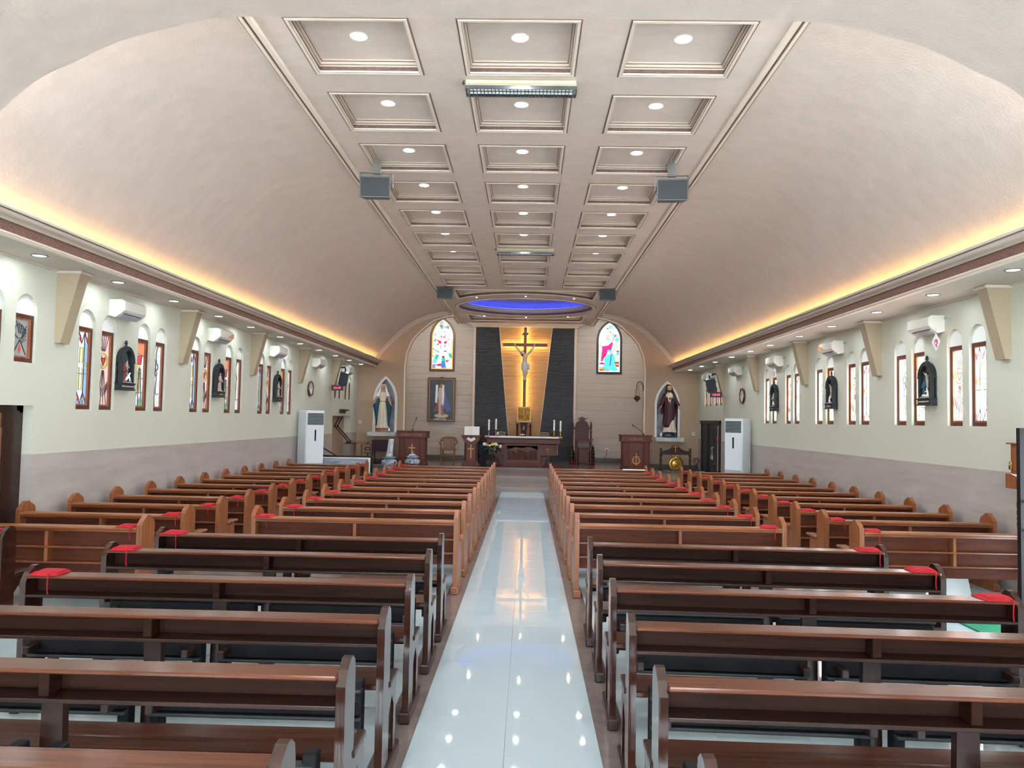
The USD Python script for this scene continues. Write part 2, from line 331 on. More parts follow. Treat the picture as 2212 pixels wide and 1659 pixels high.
# ---- floor: tiles are parts
FL = thing('floor', 'glossy white tiled floor with taupe border strips along the aisle', kind='structure')
obj('slab', bx(-5.6, 5.6, Y0 - 0.3, 18.6, -0.12, -0.006), 'tile_joint', FL)
tw = 0.4995
for i in range(36):
    y = 0.53 + i * 0.5
    if y + 0.5 > 18.54: break
    for c in range(2):
        x = -0.59 + c * 0.5
        obj('tile', bx(x + 0.001, x + tw, y + 0.001, y + tw, -0.008, 0.0, 0.0008), 'tile_white', FL)
    for x in (-0.755, 0.412):
        obj('border_tile', bx(x, x + 0.163, y + 0.001, y + tw, -0.008, 0.0, 0.0008), 'tile_taupe', FL)
side_tiles, k = [], 0
for i in range(-6, 36):
    y = 0.53 + i * 0.5
    if y + 0.5 > 18.54: break
    xs = [-0.757 - 0.5 * (j + 1) for j in range(9)] + [0.577 + 0.5 * j for j in range(9)]
    if i < 0: xs += [-0.59, -0.09]
    for x in xs:
        b = bx(x, x + tw - 0.001, y + 0.001, y + tw, -0.008, 0.0)
        if 2 <= i and k < 190: obj('side_tile', b, 'tile_white', FL); k += 1
        else: side_tiles.append(b)
obj('tile_field', side_tiles, 'tile_white', FL, kind='stuff')
obj('sanctuary_step', bx(XL, XR, 18.53, 20.1, 0, 0.112, 0.006), 'step_stone', label='lowest taupe stone step of the sanctuary', kind='structure')
obj('sanctuary_step', bx(XL, XR, 19.95, 22.5, 0, 0.277, 0.006), 'step_stone', label='wide middle taupe stone step of the sanctuary', kind='structure')
PF = thing('sanctuary_platform', 'dark polished sanctuary platform carrying the altar', kind='structure')
obj('platform_floor', bx(-5.5, 5.5, 22.35, 26.6, 0.0, 0.35, 0.006), 'platform_stone', PF)

# ---- windows and openings of the side walls (y from, y to, z from, frame top, arch top)
BAY = [8.30, 11.30, 14.25, 17.26, 20.2]        # corbels
WN = [(8.75, 9.09), (9.23, 9.56), (10.10, 10.44), (10.59, 10.92)]
wins = []
for b in range(3):
    for a, c in WN: wins.append((a + 2.98 * b, c + 2.98 * b, 1.75, 2.72))
for a in (20.55, 21.03, 21.72, 22.2): wins.append((a, a + 0.3, 2.22, 2.72))
for a in (7.65, 7.15): wins.append((a, a + 0.34, 2.22, 2.72))
def arch(a, c, z0, zf, steps=12):
    r = (c - a) / 2; zs = zf + 0.04
    return [(a, z0), (c, z0)] + [((a + c) / 2 + r * math.cos(t), zs + r * math.sin(t)) for t in np.linspace(0, math.pi, steps)]
def wall_side(name, label, x, sg, holes, dado_holes):
    W = thing(name, label, kind='structure')
    up_ = sbox(Y0, 1.265, 26.8, 3.6).difference(unary_union([Polygon(h) for h in holes]))
    lo = sbox(Y0, -0.1, 26.8, 1.265).difference(unary_union([Polygon(h) for h in dado_holes]))
    xs = sorted((x, x + sg * 0.2)); obj('upper_wall', prism(up_, *xs, 'x'), 'cream_paint', W)
    xs = sorted((x - sg * 0.006, x + sg * 0.2)); obj('dado', prism(lo, *xs, 'x'), 'dado_stone', W)
    for y in BAY:
        pr = [(x + sg * 0.05, 2.47), (x - sg * 0.065, 2.47), (x - sg * 0.255, 3.235), (x + sg * 0.05, 3.235)]
        c = prism(pr, y, y + 0.17, 'y'); trimesh.repair.fix_normals(c); obj('corbel', c, 'corbel_paint', W)
        obj('corbel_cap', bx(*sorted((x + sg * 0.05, x - sg * 0.285)), y - 0.03, y + 0.2, 3.235, 3.268, 0.008), 'mould_beige', W)
    return W
wall_left = wall_side('wall_left', 'cream left side wall with a stone dado and slanted corbels', XL, -1,
    [arch(*w[:4]) for w in wins] + [[(20.45, 1.2), (22.55, 1.2), (22.55, 1.745), (20.45, 1.745)], [(6.9, 1.2), (8.0, 1.2), (8.0, 1.775), (6.9, 1.775)]],
    [[(20.45, 0.0), (22.55, 0.0), (22.55, 1.3), (20.45, 1.3)], [(6.9, 0.0), (8.0, 0.0), (8.0, 1.3), (6.9, 1.3)]])
wall_right = wall_side('wall_right', 'cream right side wall with a stone dado and slanted corbels', XR, 1,
    [arch(*w[:4]) for w in wins[:16]] + [[(20.6, 1.2), (22.9, 1.2), (22.9, 1.81), (20.6, 1.81)], [(5.9, 1.2), (6.95, 1.2), (6.95, 1.775), (5.9, 1.775)]],
    [[(20.6, 0.0), (22.9, 0.0), (22.9, 1.3), (20.6, 1.3)], [(5.9, 0.0), (6.95, 0.0), (6.95, 1.3), (5.9, 1.3)]])
obj('recess_back', bx(-5.6, -5.4, 20.2, 22.8, 0, 1.95), 'front_paint', wall_left)
WB = thing('wall_back', 'unseen cream wall behind the camera, its openings placed to let daylight into the nave', kind='structure')
obj('wall_face', prism(sbox(-5.6, -0.1, 5.6, 5.6).difference(sbox(-1.9, 0, 1.7, 2.6)).difference(sbox(-4.6, 0.2, -2.8, 2.6)).difference(sbox(2.6, 0.2, 4.4, 2.6)), Y0 - 0.2, Y0), 'cream_paint', WB)  # out of view; openings let sky light onto the floor and vault

# ---- front wall with the arched opening and two niches
def mirror(pts): return [(2 * AX - x, z) for x, z in pts[::-1]]
half = [(-3.745, 0.2), (-3.74, 1.8), (-3.76, 3.29), (-3.71, 3.70), (-3.566, 4.064), (-3.42, 4.26), (-3.238, 4.431), (-3.06, 4.59), (-2.861, 4.721), (-2.56, 4.82), (-2.29, 4.872), (-2.29, 5.4)]
open_p = half + mirror(half)
def pointed(x0, x1, z0, zs, za, n=10):
    xm = (x0 + x1) / 2; w = (x1 - x0) / 2; hgt = za - zs; R = (w * w + hgt * hgt) / (2 * w); out = [(x0, z0), (x1, z0)]
    t1 = math.asin(min(1, hgt / R))
    rt = [(x1 - R + R * math.cos(t), zs + R * math.sin(t)) for t in np.linspace(0, t1, n)]
    return out + rt + [(2 * xm - x, z) for x, z in rt[::-1][1:]]
NL = pointed(-4.612, -4.038, 1.285, 2.24, 2.90); NR = pointed(3.907, 4.534, 1.295, 2.24, 2.905)
NLo = pointed(-4.70, -3.958, 1.285, 2.24, 2.99); NRo = pointed(3.835, 4.60, 1.295, 2.24, 2.99)
WF = thing('wall_front', 'beige front wall with an arched opening to the altar recess', kind='structure')
fw = sbox(-5.5, 0.0, 5.5, 5.3).difference(Polygon(open_p)).difference(Polygon(NL)).difference(Polygon(NR))
obj('wall_face', prism(fw, YF, YF + 0.25), 'front_paint', WF)
edge = [(x, z) for x, z in half[:-1]]
for e, nm in ((edge, 'opening_edge'), (mirror(edge), 'opening_edge')):
    obj(nm, sweep(e, [(-0.012, YF - 0.008), (0.03, YF - 0.008), (0.03, YF + 0.03), (-0.012, YF + 0.03)]), 'mould_light', WF)
for nm, inn, out, lab in (('niche', NL, NLo, 'white pointed niche lined with grey marble, behind the blue-mantled statue'), ('niche', NR, NRo, 'white pointed niche lined with grey marble, behind the wine-robed statue')):
    N = thing(nm, lab, kind='structure')
    x0, x1 = inn[0][0], inn[1][0]
    obj('niche_frame', prism(Polygon(out).difference(Polygon(inn)), YF - 0.035, YF + 0.02), 'niche_white', N)
    obj('niche_back', prism(Polygon(inn).buffer(0.02), YF + 0.22, YF + 0.26), 'marble_grey', N)
    # broken marble slabs set on the back
    cuts = [Polygon(inn).intersection(sbox(x0 - .1, 1.2 + 0.26 * i, x1 + .1, 1.2 + 0.26 * (i + 1) - 0.006)) for i in range(7)]
    r2 = random.Random(11 + (x0 > 0))
    for c in cuts:
        if c.is_empty: continue
        s = seg((x0 + r2.uniform(.1, .5), 1.1), (x0 + r2.uniform(.1, .5), 3.1), 0.006)
        for g in getattr(c.difference(s), 'geoms', [c]): obj('marble_slab', prism(g.buffer(-0.002), YF + 0.205, YF + 0.222), 'marble_grey', N)
    obj('niche_ledge', prism([(x0 - 0.18 if x0 < 0 else x0 - 0.06, 1.165), (x1 + 0.06 if x0 < 0 else x1 + 0.13, 1.165), (x1 + 0.08 if x0 < 0 else x1 + 0.15, 1.285), (x0 - 0.2 if x0 < 0 else x0 - 0.08, 1.285)], YF - 0.32, YF + 0.21), 'marble_white', N)

# ---- altar recess: panelled walls, stone wall
WA = thing('wall_altar', 'altar wall of dark slate and lit gold stone between grooved beige panels', kind='structure')
obj('backing', bx(-5.2, 5.0, YA, YA + 0.15, 0.0, 5.5), 'groove_light', WA)
obj('recess_side', bx(-5.1, -4.95, YF + 0.2, YA, 0, 5.5), 'apse_panel', WA)
obj('recess_side', bx(4.75, 4.9, YF + 0.2, YA, 0, 5.5), 'apse_panel', WA)
obj('recess_ceiling', bx(-5.2, 5.0, YF + 0.2, YA + 0.1, 5.42, 5.55), 'apse_panel', WA)
z = 0.49
while z < 5.3:
    for x0, x1 in ((-4.9, -1.885), (1.64, 4.7)):
        obj('panel', bx(x0, x1, YA - 0.02, YA + 0.01, z, z + 0.2135, 0.004), 'apse_panel', WA)
    z += 0.2295
for x0, x1 in ((-1.885, -1.80), (1.555, 1.64)): obj('pilaster', bx(x0, x1, YA - 0.1, YA + 0.01, 0.35, 4.95, 0.008), 'mould_beige', WA)
def ledges(xa, xb, z0, z1, rowh, dmin, dmax, seed, y):
    r = random.Random(seed); out = []; z = z0
    while z < z1:
        h = rowh * r.uniform(0.7, 1.3); zt = min(z + h, z1); zm = (z + zt) / 2; a, e = xa(zm), xb(zm); x = a
        while x < e - 0.01:
            w = r.uniform(0.22, 0.62); x2 = min(x + w, e)
            if e - x2 < 0.1: x2 = e
            d = r.uniform(dmin, dmax); out.append(bx(x, x2 - 0.002, y - d, y, z, zt - 0.004)); x = x2
        z += h
    return cat_(out)
gl = lambda z: -0.636 - 0.1008 * (z - 1.205); gr = lambda z: 0.418 + 0.1045 * (z - 1.225)
obj('slate_cladding', ledges(lambda z: -1.80, lambda z: gl(z) - 0.012, 0.35, 4.93, 0.045, 0.03, 0.075, 3, YA - 0.02), 'slate', WA, kind='stuff')
obj('slate_cladding', ledges(lambda z: gr(z) + 0.012, lambda z: 1.555, 0.35, 4.93, 0.045, 0.03, 0.075, 4, YA - 0.02), 'slate', WA, kind='stuff')
obj('gold_cladding', ledges(lambda z: gl(z) + 0.01, lambda z: gr(z) - 0.01, 0.35, 4.93, 0.04, 0.028, 0.05, 5, YA - 0.02), 'gold_stone', WA, kind='stuff')
for g, s in ((gl, 1), (gr, -1)):
    obj('edge_strip', prism([(g(.35) - .012, .35), (g(.35) + .012, .35), (g(4.93) + .012, 4.93), (g(4.93) - .012, 4.93)], YA - 0.085, YA - 0.01), 'mould_beige', WA)
obj('light_strip', [bx(-3.3, -2.5, YF + 0.30, YF + 0.34, 4.9, 4.93), bx(2.3, 3.1, YF + 0.30, YF + 0.34, 4.9, 4.93)], 'unseen_apse_lamp', WA)  # unseen lamps behind the arch, placed to light the grooved panels
obj('baseboard_back', cat_([bx(-4.95, -1.8, YA - 0.05, YA + 0.01, 0.35, 0.49, 0.006), bx(1.555, 4.8, YA - 0.05, YA + 0.01, 0.35, 0.49, 0.006)]), 'skirting_dark', label='dark skirting along the grooved altar wall', kind='structure')
obj('baseboard_front', cat_([bx(-5.2, -3.75, YF - 0.02, YF + 0.01, 0.35, 0.47, 0.004), bx(3.54, 5.15, YF - 0.02, YF + 0.01, 0.35, 0.47, 0.004)]), 'skirting_dark', label='dark skirting at the foot of the front wall', kind='structure')

# ---- ceiling
CE = thing('ceiling', 'vaulted beige papered ceiling with a flat coffered centre strip', kind='structure')
vl = [(-4.80, 3.36), (-4.692, 3.556), (-4.49, 3.82), (-4.261, 4.058), (-4.05, 4.28), (-3.831, 4.47), (-3.61, 4.63), (-3.376, 4.761), (-3.12, 4.863), (-2.866, 4.938), (-2.6, 4.985), (-2.3, 5.02)]
vl = [tuple(p) for p in curve(*vl, n=40)]
def shell(pts, y0, y1, th=0.08):
    inner = [(x, z + th) for x, z in pts]; m = prism(Polygon(pts + inner[::-1]), y0, y1); return m
for pts in (vl, mirror(vl)): obj('vault', shell(pts, 5.58, YF + 0.02), 'ceiling_paper', CE, smooth=30)
nv = [(-4.80, 3.36), (-4.35, 3.62), (-3.813, 4.143), (-3.52, 4.316), (-3.293, 4.432), (-3.0, 4.552), (-2.61, 4.649), (-2.2, 4.708), (-1.2, 4.712), (AX, 4.713)]
nv = nv + mirror(nv)[1:]; nv = [tuple(p) for p in curve(*nv, n=70)]
obj('rear_vault', shell(nv, Y0 - 0.1, 5.6, 0.06), 'ceiling_paper', CE, smooth=30)
# flat strip, with its coffers cut out
CX = [-1.56, -0.125, 1.315]; CYN = [6.16 + 1.4465 * k for k in range(9)]
strip = sbox(-2.345, 5.58, 2.13, 26.12)
holes = [sbox(x - 0.5, y, x + 0.5, y + 1.0) for x in CX for y in CYN]
oc = (AX, 22.3)
def ell(a, b, n=64): return Polygon([(oc[0] + a * math.cos(t), oc[1] + b * math.sin(t)) for t in np.linspace(0, 2 * math.pi, n, endpoint=False)])
big = sbox(-1.94, 19.3, 1.73, 25.3).difference(ell(2.34, 2.42)); ring_hole = ell(1.98, 1.74)
obj('centre_strip', prism(strip.difference(unary_union(holes + [big, ring_hole])), ZC, ZC + 0.03, 'z'), 'ceiling_paper', CE)
C0 = None
def ringz(o, i, z0, z1, cx=0, cy=0): return prism(sbox(cx - o, cy - o, cx + o, cy + o).difference(sbox(cx - i, cy - i, cx + i, cy + i)), z0, z1, 'z')
for y in CYN:
    for x in CX:
        if C0 is None:
            C0 = thing('coffer', loc=(x, y + 0.5, ZC), parent=CE)
            obj('frame', [ringz(0.508, 0.482, -0.014, 0.01), ringz(0.484, 0.472, -0.006, 0.01)], 'mould_light', C0)
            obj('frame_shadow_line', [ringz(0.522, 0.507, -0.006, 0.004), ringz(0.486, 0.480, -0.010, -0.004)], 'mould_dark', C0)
            obj('band', ringz(0.51, 0.484, 0.008, 0.054), 'band_brown', C0)
            obj('inner_moulding', [ringz(0.486, 0.472, 0.05, 0.064), ringz(0.474, 0.455, 0.066, 0.092), ringz(0.457, 0.436, 0.092, 0.104)], 'mould_beige', C0)
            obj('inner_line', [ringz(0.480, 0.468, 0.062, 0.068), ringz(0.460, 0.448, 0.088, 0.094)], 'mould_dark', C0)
            hole_ = lambda r: Point(0.0, 0.0).buffer(r, 10)
            obj('back', prism(sbox(-0.48, -0.48, 0.48, 0.48).difference(hole_(0.068)), 0.105, 0.12, 'z'), 'ceiling_paper', C0)
        else: copy(C0, (x, y + 0.5, ZC), parent=CE)
# sanctuary coffer with the oval
def shape_ring(p, w0, w1, z0, z1): return prism(p.buffer(-w0, join_style=2).difference(p.buffer(-w1, join_style=2)), z0, z1, 'z')
for g in big.geoms:
    K = thing('oval_coffer', parent=CE)
    obj('frame', [shape_ring(g.buffer(0.01), -0.02, 0.04, ZC - 0.014, ZC + 0.01)], 'mould_light', K)
    obj('band', shape_ring(g, 0.03, 0.055, ZC + 0.008, ZC + 0.06), 'band_brown', K)
    obj('inner_moulding', [shape_ring(g, 0.05, 0.09, ZC + 0.055, ZC + 0.075), shape_ring(g, 0.085, 0.12, ZC + 0.07, ZC + 0.1)], 'mould_beige', K)
    obj('back', prism(g, ZC + 0.10, ZC + 0.13, 'z'), 'ceiling_paper', K)
OV = thing('oval_dome', parent=CE)
def er(a0, b0, a1, b1, z0, z1): return prism(ell(a0, b0).difference(ell(a1, b1)), z0, z1, 'z')
obj('ring_moulding', [er(2.04, 1.80, 1.96, 1.72, ZC - 0.02, ZC + 0.02), er(1.97, 1.73, 1.94, 1.70, ZC - 0.006, ZC + 0.03)], 'mould_light', OV)
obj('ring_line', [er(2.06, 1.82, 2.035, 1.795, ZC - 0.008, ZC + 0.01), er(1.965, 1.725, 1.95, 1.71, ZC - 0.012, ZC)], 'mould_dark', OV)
obj('ring_band', er(2.0, 1.76, 1.93, 1.69, ZC + 0.01, ZC + 0.08), 'band_brown', OV)
obj('upper_ring', [er(1.98, 1.74, 1.90, 1.66, ZC + 0.075, ZC + 0.10), er(1.96, 1.72, 1.87, 1.63, ZC + 0.105, ZC + 0.17), er(1.9, 1.66, 1.84, 1.60, ZC + 0.17, ZC + 0.19)], 'mould_beige', OV)
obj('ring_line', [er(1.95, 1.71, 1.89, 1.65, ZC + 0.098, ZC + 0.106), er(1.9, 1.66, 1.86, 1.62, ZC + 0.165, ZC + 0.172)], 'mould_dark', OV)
obj('dome_back', prism(ell(2.1, 1.9), ZC + 0.50, ZC + 0.54, 'z'), 'blue_plaster', OV)
obj('dome_side', er(2.14, 1.94, 2.08, 1.88, ZC + 0.16, ZC + 0.52), 'blue_plaster', OV)
obj('light_strip', prism(ell(1.99, 1.75, 24).difference(ell(1.96, 1.72, 24)), ZC + 0.20, ZC + 0.22, 'z'), 'cove_blue', OV)
obj('strip_end_cornice', [bx(-2.12, 1.9, 25.95, 26.14, 4.965, 5.01, 0.006), bx(-2.02, 1.8, 26.0, 26.16, 4.92, 4.97, 0.006), bx(-1.93, 1.71, 26.04, 26.18, 4.87, 4.925, 0.006)], 'mould_beige', CE)

# ---- trims: cornices with soffit and amber cove, strip mouldings, arch moulding
def cornice(name, label, sg):
    def X(x): return x if sg < 0 else 2 * AX - x
    T = thing(name, label, kind='structure'); wx = XL if sg < 0 else XR
    def pr(pts): m = prism([(X(x), z) for x, z in pts], Y0, YF + 0.0); trimesh.repair.fix_normals(m); return m
    def rect(a, b, z0, z1): return bx(*sorted((a, b)), Y0, YF, z0, z1, 0.004)
    obj('soffit', rect(wx + sg * 0.05, X(-4.61), ZS, ZS + 0.03), 'soffit_paint', T)
    obj('wall_bead', rect(wx, wx - sg * 0.03, ZS - 0.02, ZS + 0.01), 'mould_beige', T)
    obj('lower_bead', [rect(X(-4.66), X(-4.60), ZS - 0.012, ZS + 0.02), rect(X(-4.625), X(-4.585), ZS + 0.0, ZS + 0.022)], 'mould_light', T)
    obj('fascia', pr([(-4.64, ZS + 0.02), (-4.60, ZS + 0.02), (-4.585, ZS + 0.112), (-4.64, ZS + 0.112)]), 'mottled_brown', T)
    obj('upper_moulding', pr([(-4.64, 3.38), (-4.575, 3.38), (-4.565, 3.392), (-4.545, 3.402), (-4.515, 3.406), (-4.49, 3.414), (-4.478, 3.428), (-4.475, 3.445), (-4.50, 3.445), (-4.64, 3.40)]), 'mould_beige', T)
    obj('top_lip', pr([(-4.485, 3.444), (-4.45, 3.444), (-4.44, 3.458), (-4.445, 3.468), (-4.485, 3.468)]), 'mould_light', T)
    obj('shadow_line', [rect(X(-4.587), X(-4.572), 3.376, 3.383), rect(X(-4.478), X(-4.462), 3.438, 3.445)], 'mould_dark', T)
    obj('trough', rect(X(-4.85), X(-4.60), 3.30, 3.325), 'white_paint', T)
    obj('light_strip', rect(X(-4.66), X(-4.64), 3.326, 3.336), 'cove_amber', T)
    return T
cornice('trim_1', 'brown and beige cornice with an amber cove along the left wall', -1)
cornice('trim_2', 'brown and beige cornice with an amber cove along the right wall', 1)
for nm, x, s, lab in (('trim_3', -2.345, -1, 'beige moulding edging the coffered ceiling strip on its left'), ('trim_4', 2.13, 1, 'beige moulding edging the coffered ceiling strip on its right')):
    T = thing(nm, lab, kind='structure')
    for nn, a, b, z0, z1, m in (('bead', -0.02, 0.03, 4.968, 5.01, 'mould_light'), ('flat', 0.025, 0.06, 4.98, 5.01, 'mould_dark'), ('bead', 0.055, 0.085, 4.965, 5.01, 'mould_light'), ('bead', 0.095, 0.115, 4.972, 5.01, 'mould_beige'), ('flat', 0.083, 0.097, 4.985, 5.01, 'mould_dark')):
        obj(nn, bx(*sorted((x + s * a, x + s * b)), 5.6, 26.1, z0, z1, 0.004), m, T)
T5 = thing('trim_5', 'beige arched moulding where the vault meets the front wall', kind='structure')
for pts in (vl[2:-2], mirror(vl)[2:-2]):
    s = 1 
    for (a, b, d, m, nn) in ((-0.005, -0.04, 0.05, 'mould_beige', 'bead'), (-0.04, -0.055, 0.03, 'mould_dark', 'flat'), (-0.055, -0.10, 0.045, 'mould_beige', 'bead'), (-0.1, -0.112, 0.03, 'mould_dark', 'flat'), (-0.112, -0.13, 0.04, 'mould_beige', 'bead')):
        obj(nn, sweep(pts, [(a * s, YF - d), (b * s, YF - d), (b * s, YF + 0.01), (a * s, YF + 0.01)]), m, T5)

# ================================================================== WINDOWS AND DOORS
NW = 0
def window(sg, a, c, z0, zf, style, label):
    global NW; NW += 1
    x = XL if sg < 0 else XR; L = 'l' if sg < 0 else 'r'
    W = thing(f'window_{NW}', label, kind='structure')
    def px(p, d0, d1): return prism(p, *sorted((x + sg * d0, x + sg * d1)), 'x')
    out = sbox(a - 0.01, z0 - 0.01, c + 0.01, zf); i1 = sbox(a + 0.024, z0 + 0.045, c - 0.024, zf - 0.038); i2 = sbox(a + 0.046, z0 + 0.064, c - 0.046, zf - 0.058)
    obj('frame', px(out.difference(i1), 0.035, 0.10), 'frame_wood', W)
    obj('sash', px(i1.difference(i2), 0.045, 0.10), 'sash_wood', W)
    ar = Polygon(arch(a - 0.01, c + 0.01, z0, zf - 0.0)).intersection(sbox(a - 1, zf, c + 1, zf + 1))
    obj('tympanum', px(ar, 0.04, 0.16), 'white_paint', W)
    w, h = c - a - 0.092, zf - z0 - 0.122; Z = lambda v: z0 + 0.064 + v * h
    X = lambda u: a + 0.046 + u * w
    pt = lambda u, v: (X(u), Z(v)); ln = lambda ps, t=0.006: line([pt(*p) for p in ps], t)
    cm, gold, glass = [], [], []
    circ = lambda u, v, r: [(u + r * math.cos(t), v + r * w / h * math.sin(t)) for t in np.linspace(0, 2 * math.pi, 17)]
    G = lambda ps, col: glass.append((Polygon([pt(*p) for p in ps]), col))
    base = 'pane_white_'
    if style == 'short':
        base = 'pane_grey_'
        for k in range(5): cm += [ln([(.25 + .14 * k, .95 - .04 * k), (.45 + .1 * k, .62)], .003), ln([(.9, .85 - .09 * k), (.6, .6 - .06 * k)], .003)]
        G([(.42, .18), (.5, .34), (.58, .18), (.5, .08)], 'red'); cm += [ln(circ(.45, .68, .3)), ln([(.1, .05), (.5, .45), (.9, .05)])]
    elif style == 'cross':
        G([(.74, .10), (1, .10), (1, .86), (.74, .86)], 'blue'); G([(0, 0), (1, 0), (1, .05), (0, .05)], 'blue')
        cm += [ln([(.74, 0), (.74, 1)]), ln([(.22, 0), (.22, 1)], .004), ln([(0, .42), (1, .42)])]
        for v in (.0, .84):
            for u in (-.1, .4): cm += [ln([(u + .1, v), (u + .35, v + .16)]), ln([(u + .6, v), (u + .35, v + .16)])]
            G([(.3, v + .06), (.4, v + .02), (.5, v + .06), (.4, v + .12)], 'red'); G([(.88, v + .05), (.95, v + .02), (1, v + .06), (.94, v + .1)], 'red')
        gold += [ln([(.38, .2), (.38, .5), (.05, .5), (.05, .57), (.38, .57), (.38, .78), (.62, .78), (.62, .57), (.95, .57), (.95, .5), (.62, .5), (.62, .2), (.38, .2)], .008)]
        if sg > 0: G([(.05, .505), (.95, .505), (.95, .565), (.05, .565)], 'gold')
    elif style == 'heart':
        base = 'pane_pink_'
        for k in range(4): cm.append(ln([(.1 + .26 * k, 0), (.42 + .05 * k, .5)], .003))
        for k in range(5): cm.append(ln([(.05 + .22 * k, 1), (.36 + .07 * k, .78)], .003))
        gold += [ln(circ(.5, .64, .40), .012), ln(circ(.5, .64, .30), .006)]
        G([(.5, .57), (.68, .65), (.64, .69), (.5, .67), (.36, .69), (.32, .65)], 'red'); cm.append(ln([(.5, .57), (.68, .65), (.64, .69), (.5, .67), (.36, .69), (.32, .65), (.5, .57)]))
        for k in range(4): cm += [ln([(.5, .12 + .03 * k), (.8, .17 + .035 * k), (.95, .25 + .03 * k)], .003), ln([(.5, .12 + .03 * k), (.2, .17 + .035 * k), (.05, .25 + .03 * k)], .003)]
    elif style == 'chalice':
        G([(0, .84), (1, .80), (1, 1), (0, 1)], 'orange'); G([(.3, .66), (.7, .66), (.78, .8), (.22, .8)], 'red'); G([(.3, .6), (.7, .6), (.6, .66), (.4, .66)], 'gold')
        G([(0, 0), (.35, 0), (.2, .13)], 'green'); G([(.4, 0), (1, 0), (.7, .15)], 'green')
        cm += [ln([(0, .84), (1, .80)]), ln([(0, .4), (1, .45)]), ln([(0, .2), (1, .22)]), ln([(.5, 0), (.5, .6)]), ln([(.3, .66), (.22, .8), (.78, .8), (.7, .66), (.3, .66)]), ln([(.15, .05), (.45, .3), (.6, .62)]), ln([(.9, .05), (.75, .3), (.7, .6)])]
        gold += [ln([(.36, .2), (.36, .55), (.62, .55), (.62, .2)], .008)]
    else:
        G([(.1, 0), (.3, 0), (.35, .2), (.2, .25)], 'green'); G([(.35, 0), (.5, 0), (.42, .18)], 'green')
        cm += [ln([tuple(p) for p in curve((.35, 1), (.3, .8), (.45, .7), (.4, .55), (.55, .5), (.5, .3), (.55, .2), (.9, .22))]), ln([tuple(p) for p in curve((.6, 1), (.5, .75), (.7, .65), (.45, .6), (.3, .5), (.35, .3), (.4, .0))]), ln(circ(.5, .66, .2)), ln(circ(.45, .55, .16)), ln([(0, .4), (.3, .42)])]
    obj('pane', px(i2.buffer(0.004), 0.066, 0.072), base + L, W)
    for p, c_ in glass: obj('coloured_glass', px(p.intersection(i2), 0.062, 0.0665), f'pane_{c_}_{L}', W)
    if cm: obj('came', px(unary_union(cm).intersection(i2), 0.058, 0.068), 'came_lead', W)
    if gold: obj('gold_came', px(unary_union(gold).intersection(i2), 0.057, 0.067), 'came_gold', W)
    return W
STY = ['cross', 'heart', 'chalice', 'vine']
DESC = dict(cross='cross and blue strip', heart='heart in a gold ring', chalice='chalice and green leaves', vine='line-drawn vine')
for sg, sd in ((-1, 'left'), (1, 'right')):
    for i, (a, c, z0, zf) in enumerate(wins):
        if i < 12:
            b, k = divmod(i, 4)
            window(sg, a, c, z0, zf, STY[k], f'tall arched window with {DESC[STY[k]]}, {ORD[k]} of four in the {ORD[b]} bay of the {sd} wall')
        elif i < 16: window(sg, a, c, z0, zf, 'short', f'short arched window near the altar end of the {sd} wall, {ORD[i - 12]} of four')
        elif sg < 0: window(sg, a, c, z0, zf, 'short', 'short arched window with etched grey glass above the left door' if i == 16 else 'short arched window above the left door, outside the picture')

# altar stained glass
def art_window(x0, x1, z0, zs, za, px_to, pieces, frame, border, label):
    global NW; NW += 1
    W = thing(f'window_{NW}', label, kind='structure'); P = Polygon(pointed(x0, x1, z0, zs, za, 14)); y = YA - 0.02
    Pi = P.buffer(-0.065); Pb = P.buffer(-0.10)
    obj('frame', prism(P.difference(Pi), y - 0.05, y), frame, W)
    obj('glass_border', prism(Pi.difference(Pb), y - 0.02, y), border, W)
    obj('pane', prism(Pb, y - 0.014, y - 0.002), 'art_white', W)
    ed, done = [], None
    for c, pts in pieces:
        g = Polygon([px_to(*q) for q in pts]).buffer(0).intersection(Pb)
        if g.is_empty: continue
        n_ = 'coloured_glass'
        obj(n_, prism(g, y - 0.019 - 0.0002 * len(ed), y - 0.0145), 'art_' + c, W); ed.append(g.boundary.buffer(0.003))
    obj('came', prism(unary_union(ed).intersection(Pb), y - 0.034, y - 0.016), 'came_lead', W)
def mk(pxr, x0, x1, z0, z1):
    (u0, u1, v0, v1) = pxr; return lambda u, v: (x0 + (u - u0) / (u1 - u0) * (x1 - x0), z0 + (v0 - v) / (v0 - v1) * (z1 - z0))
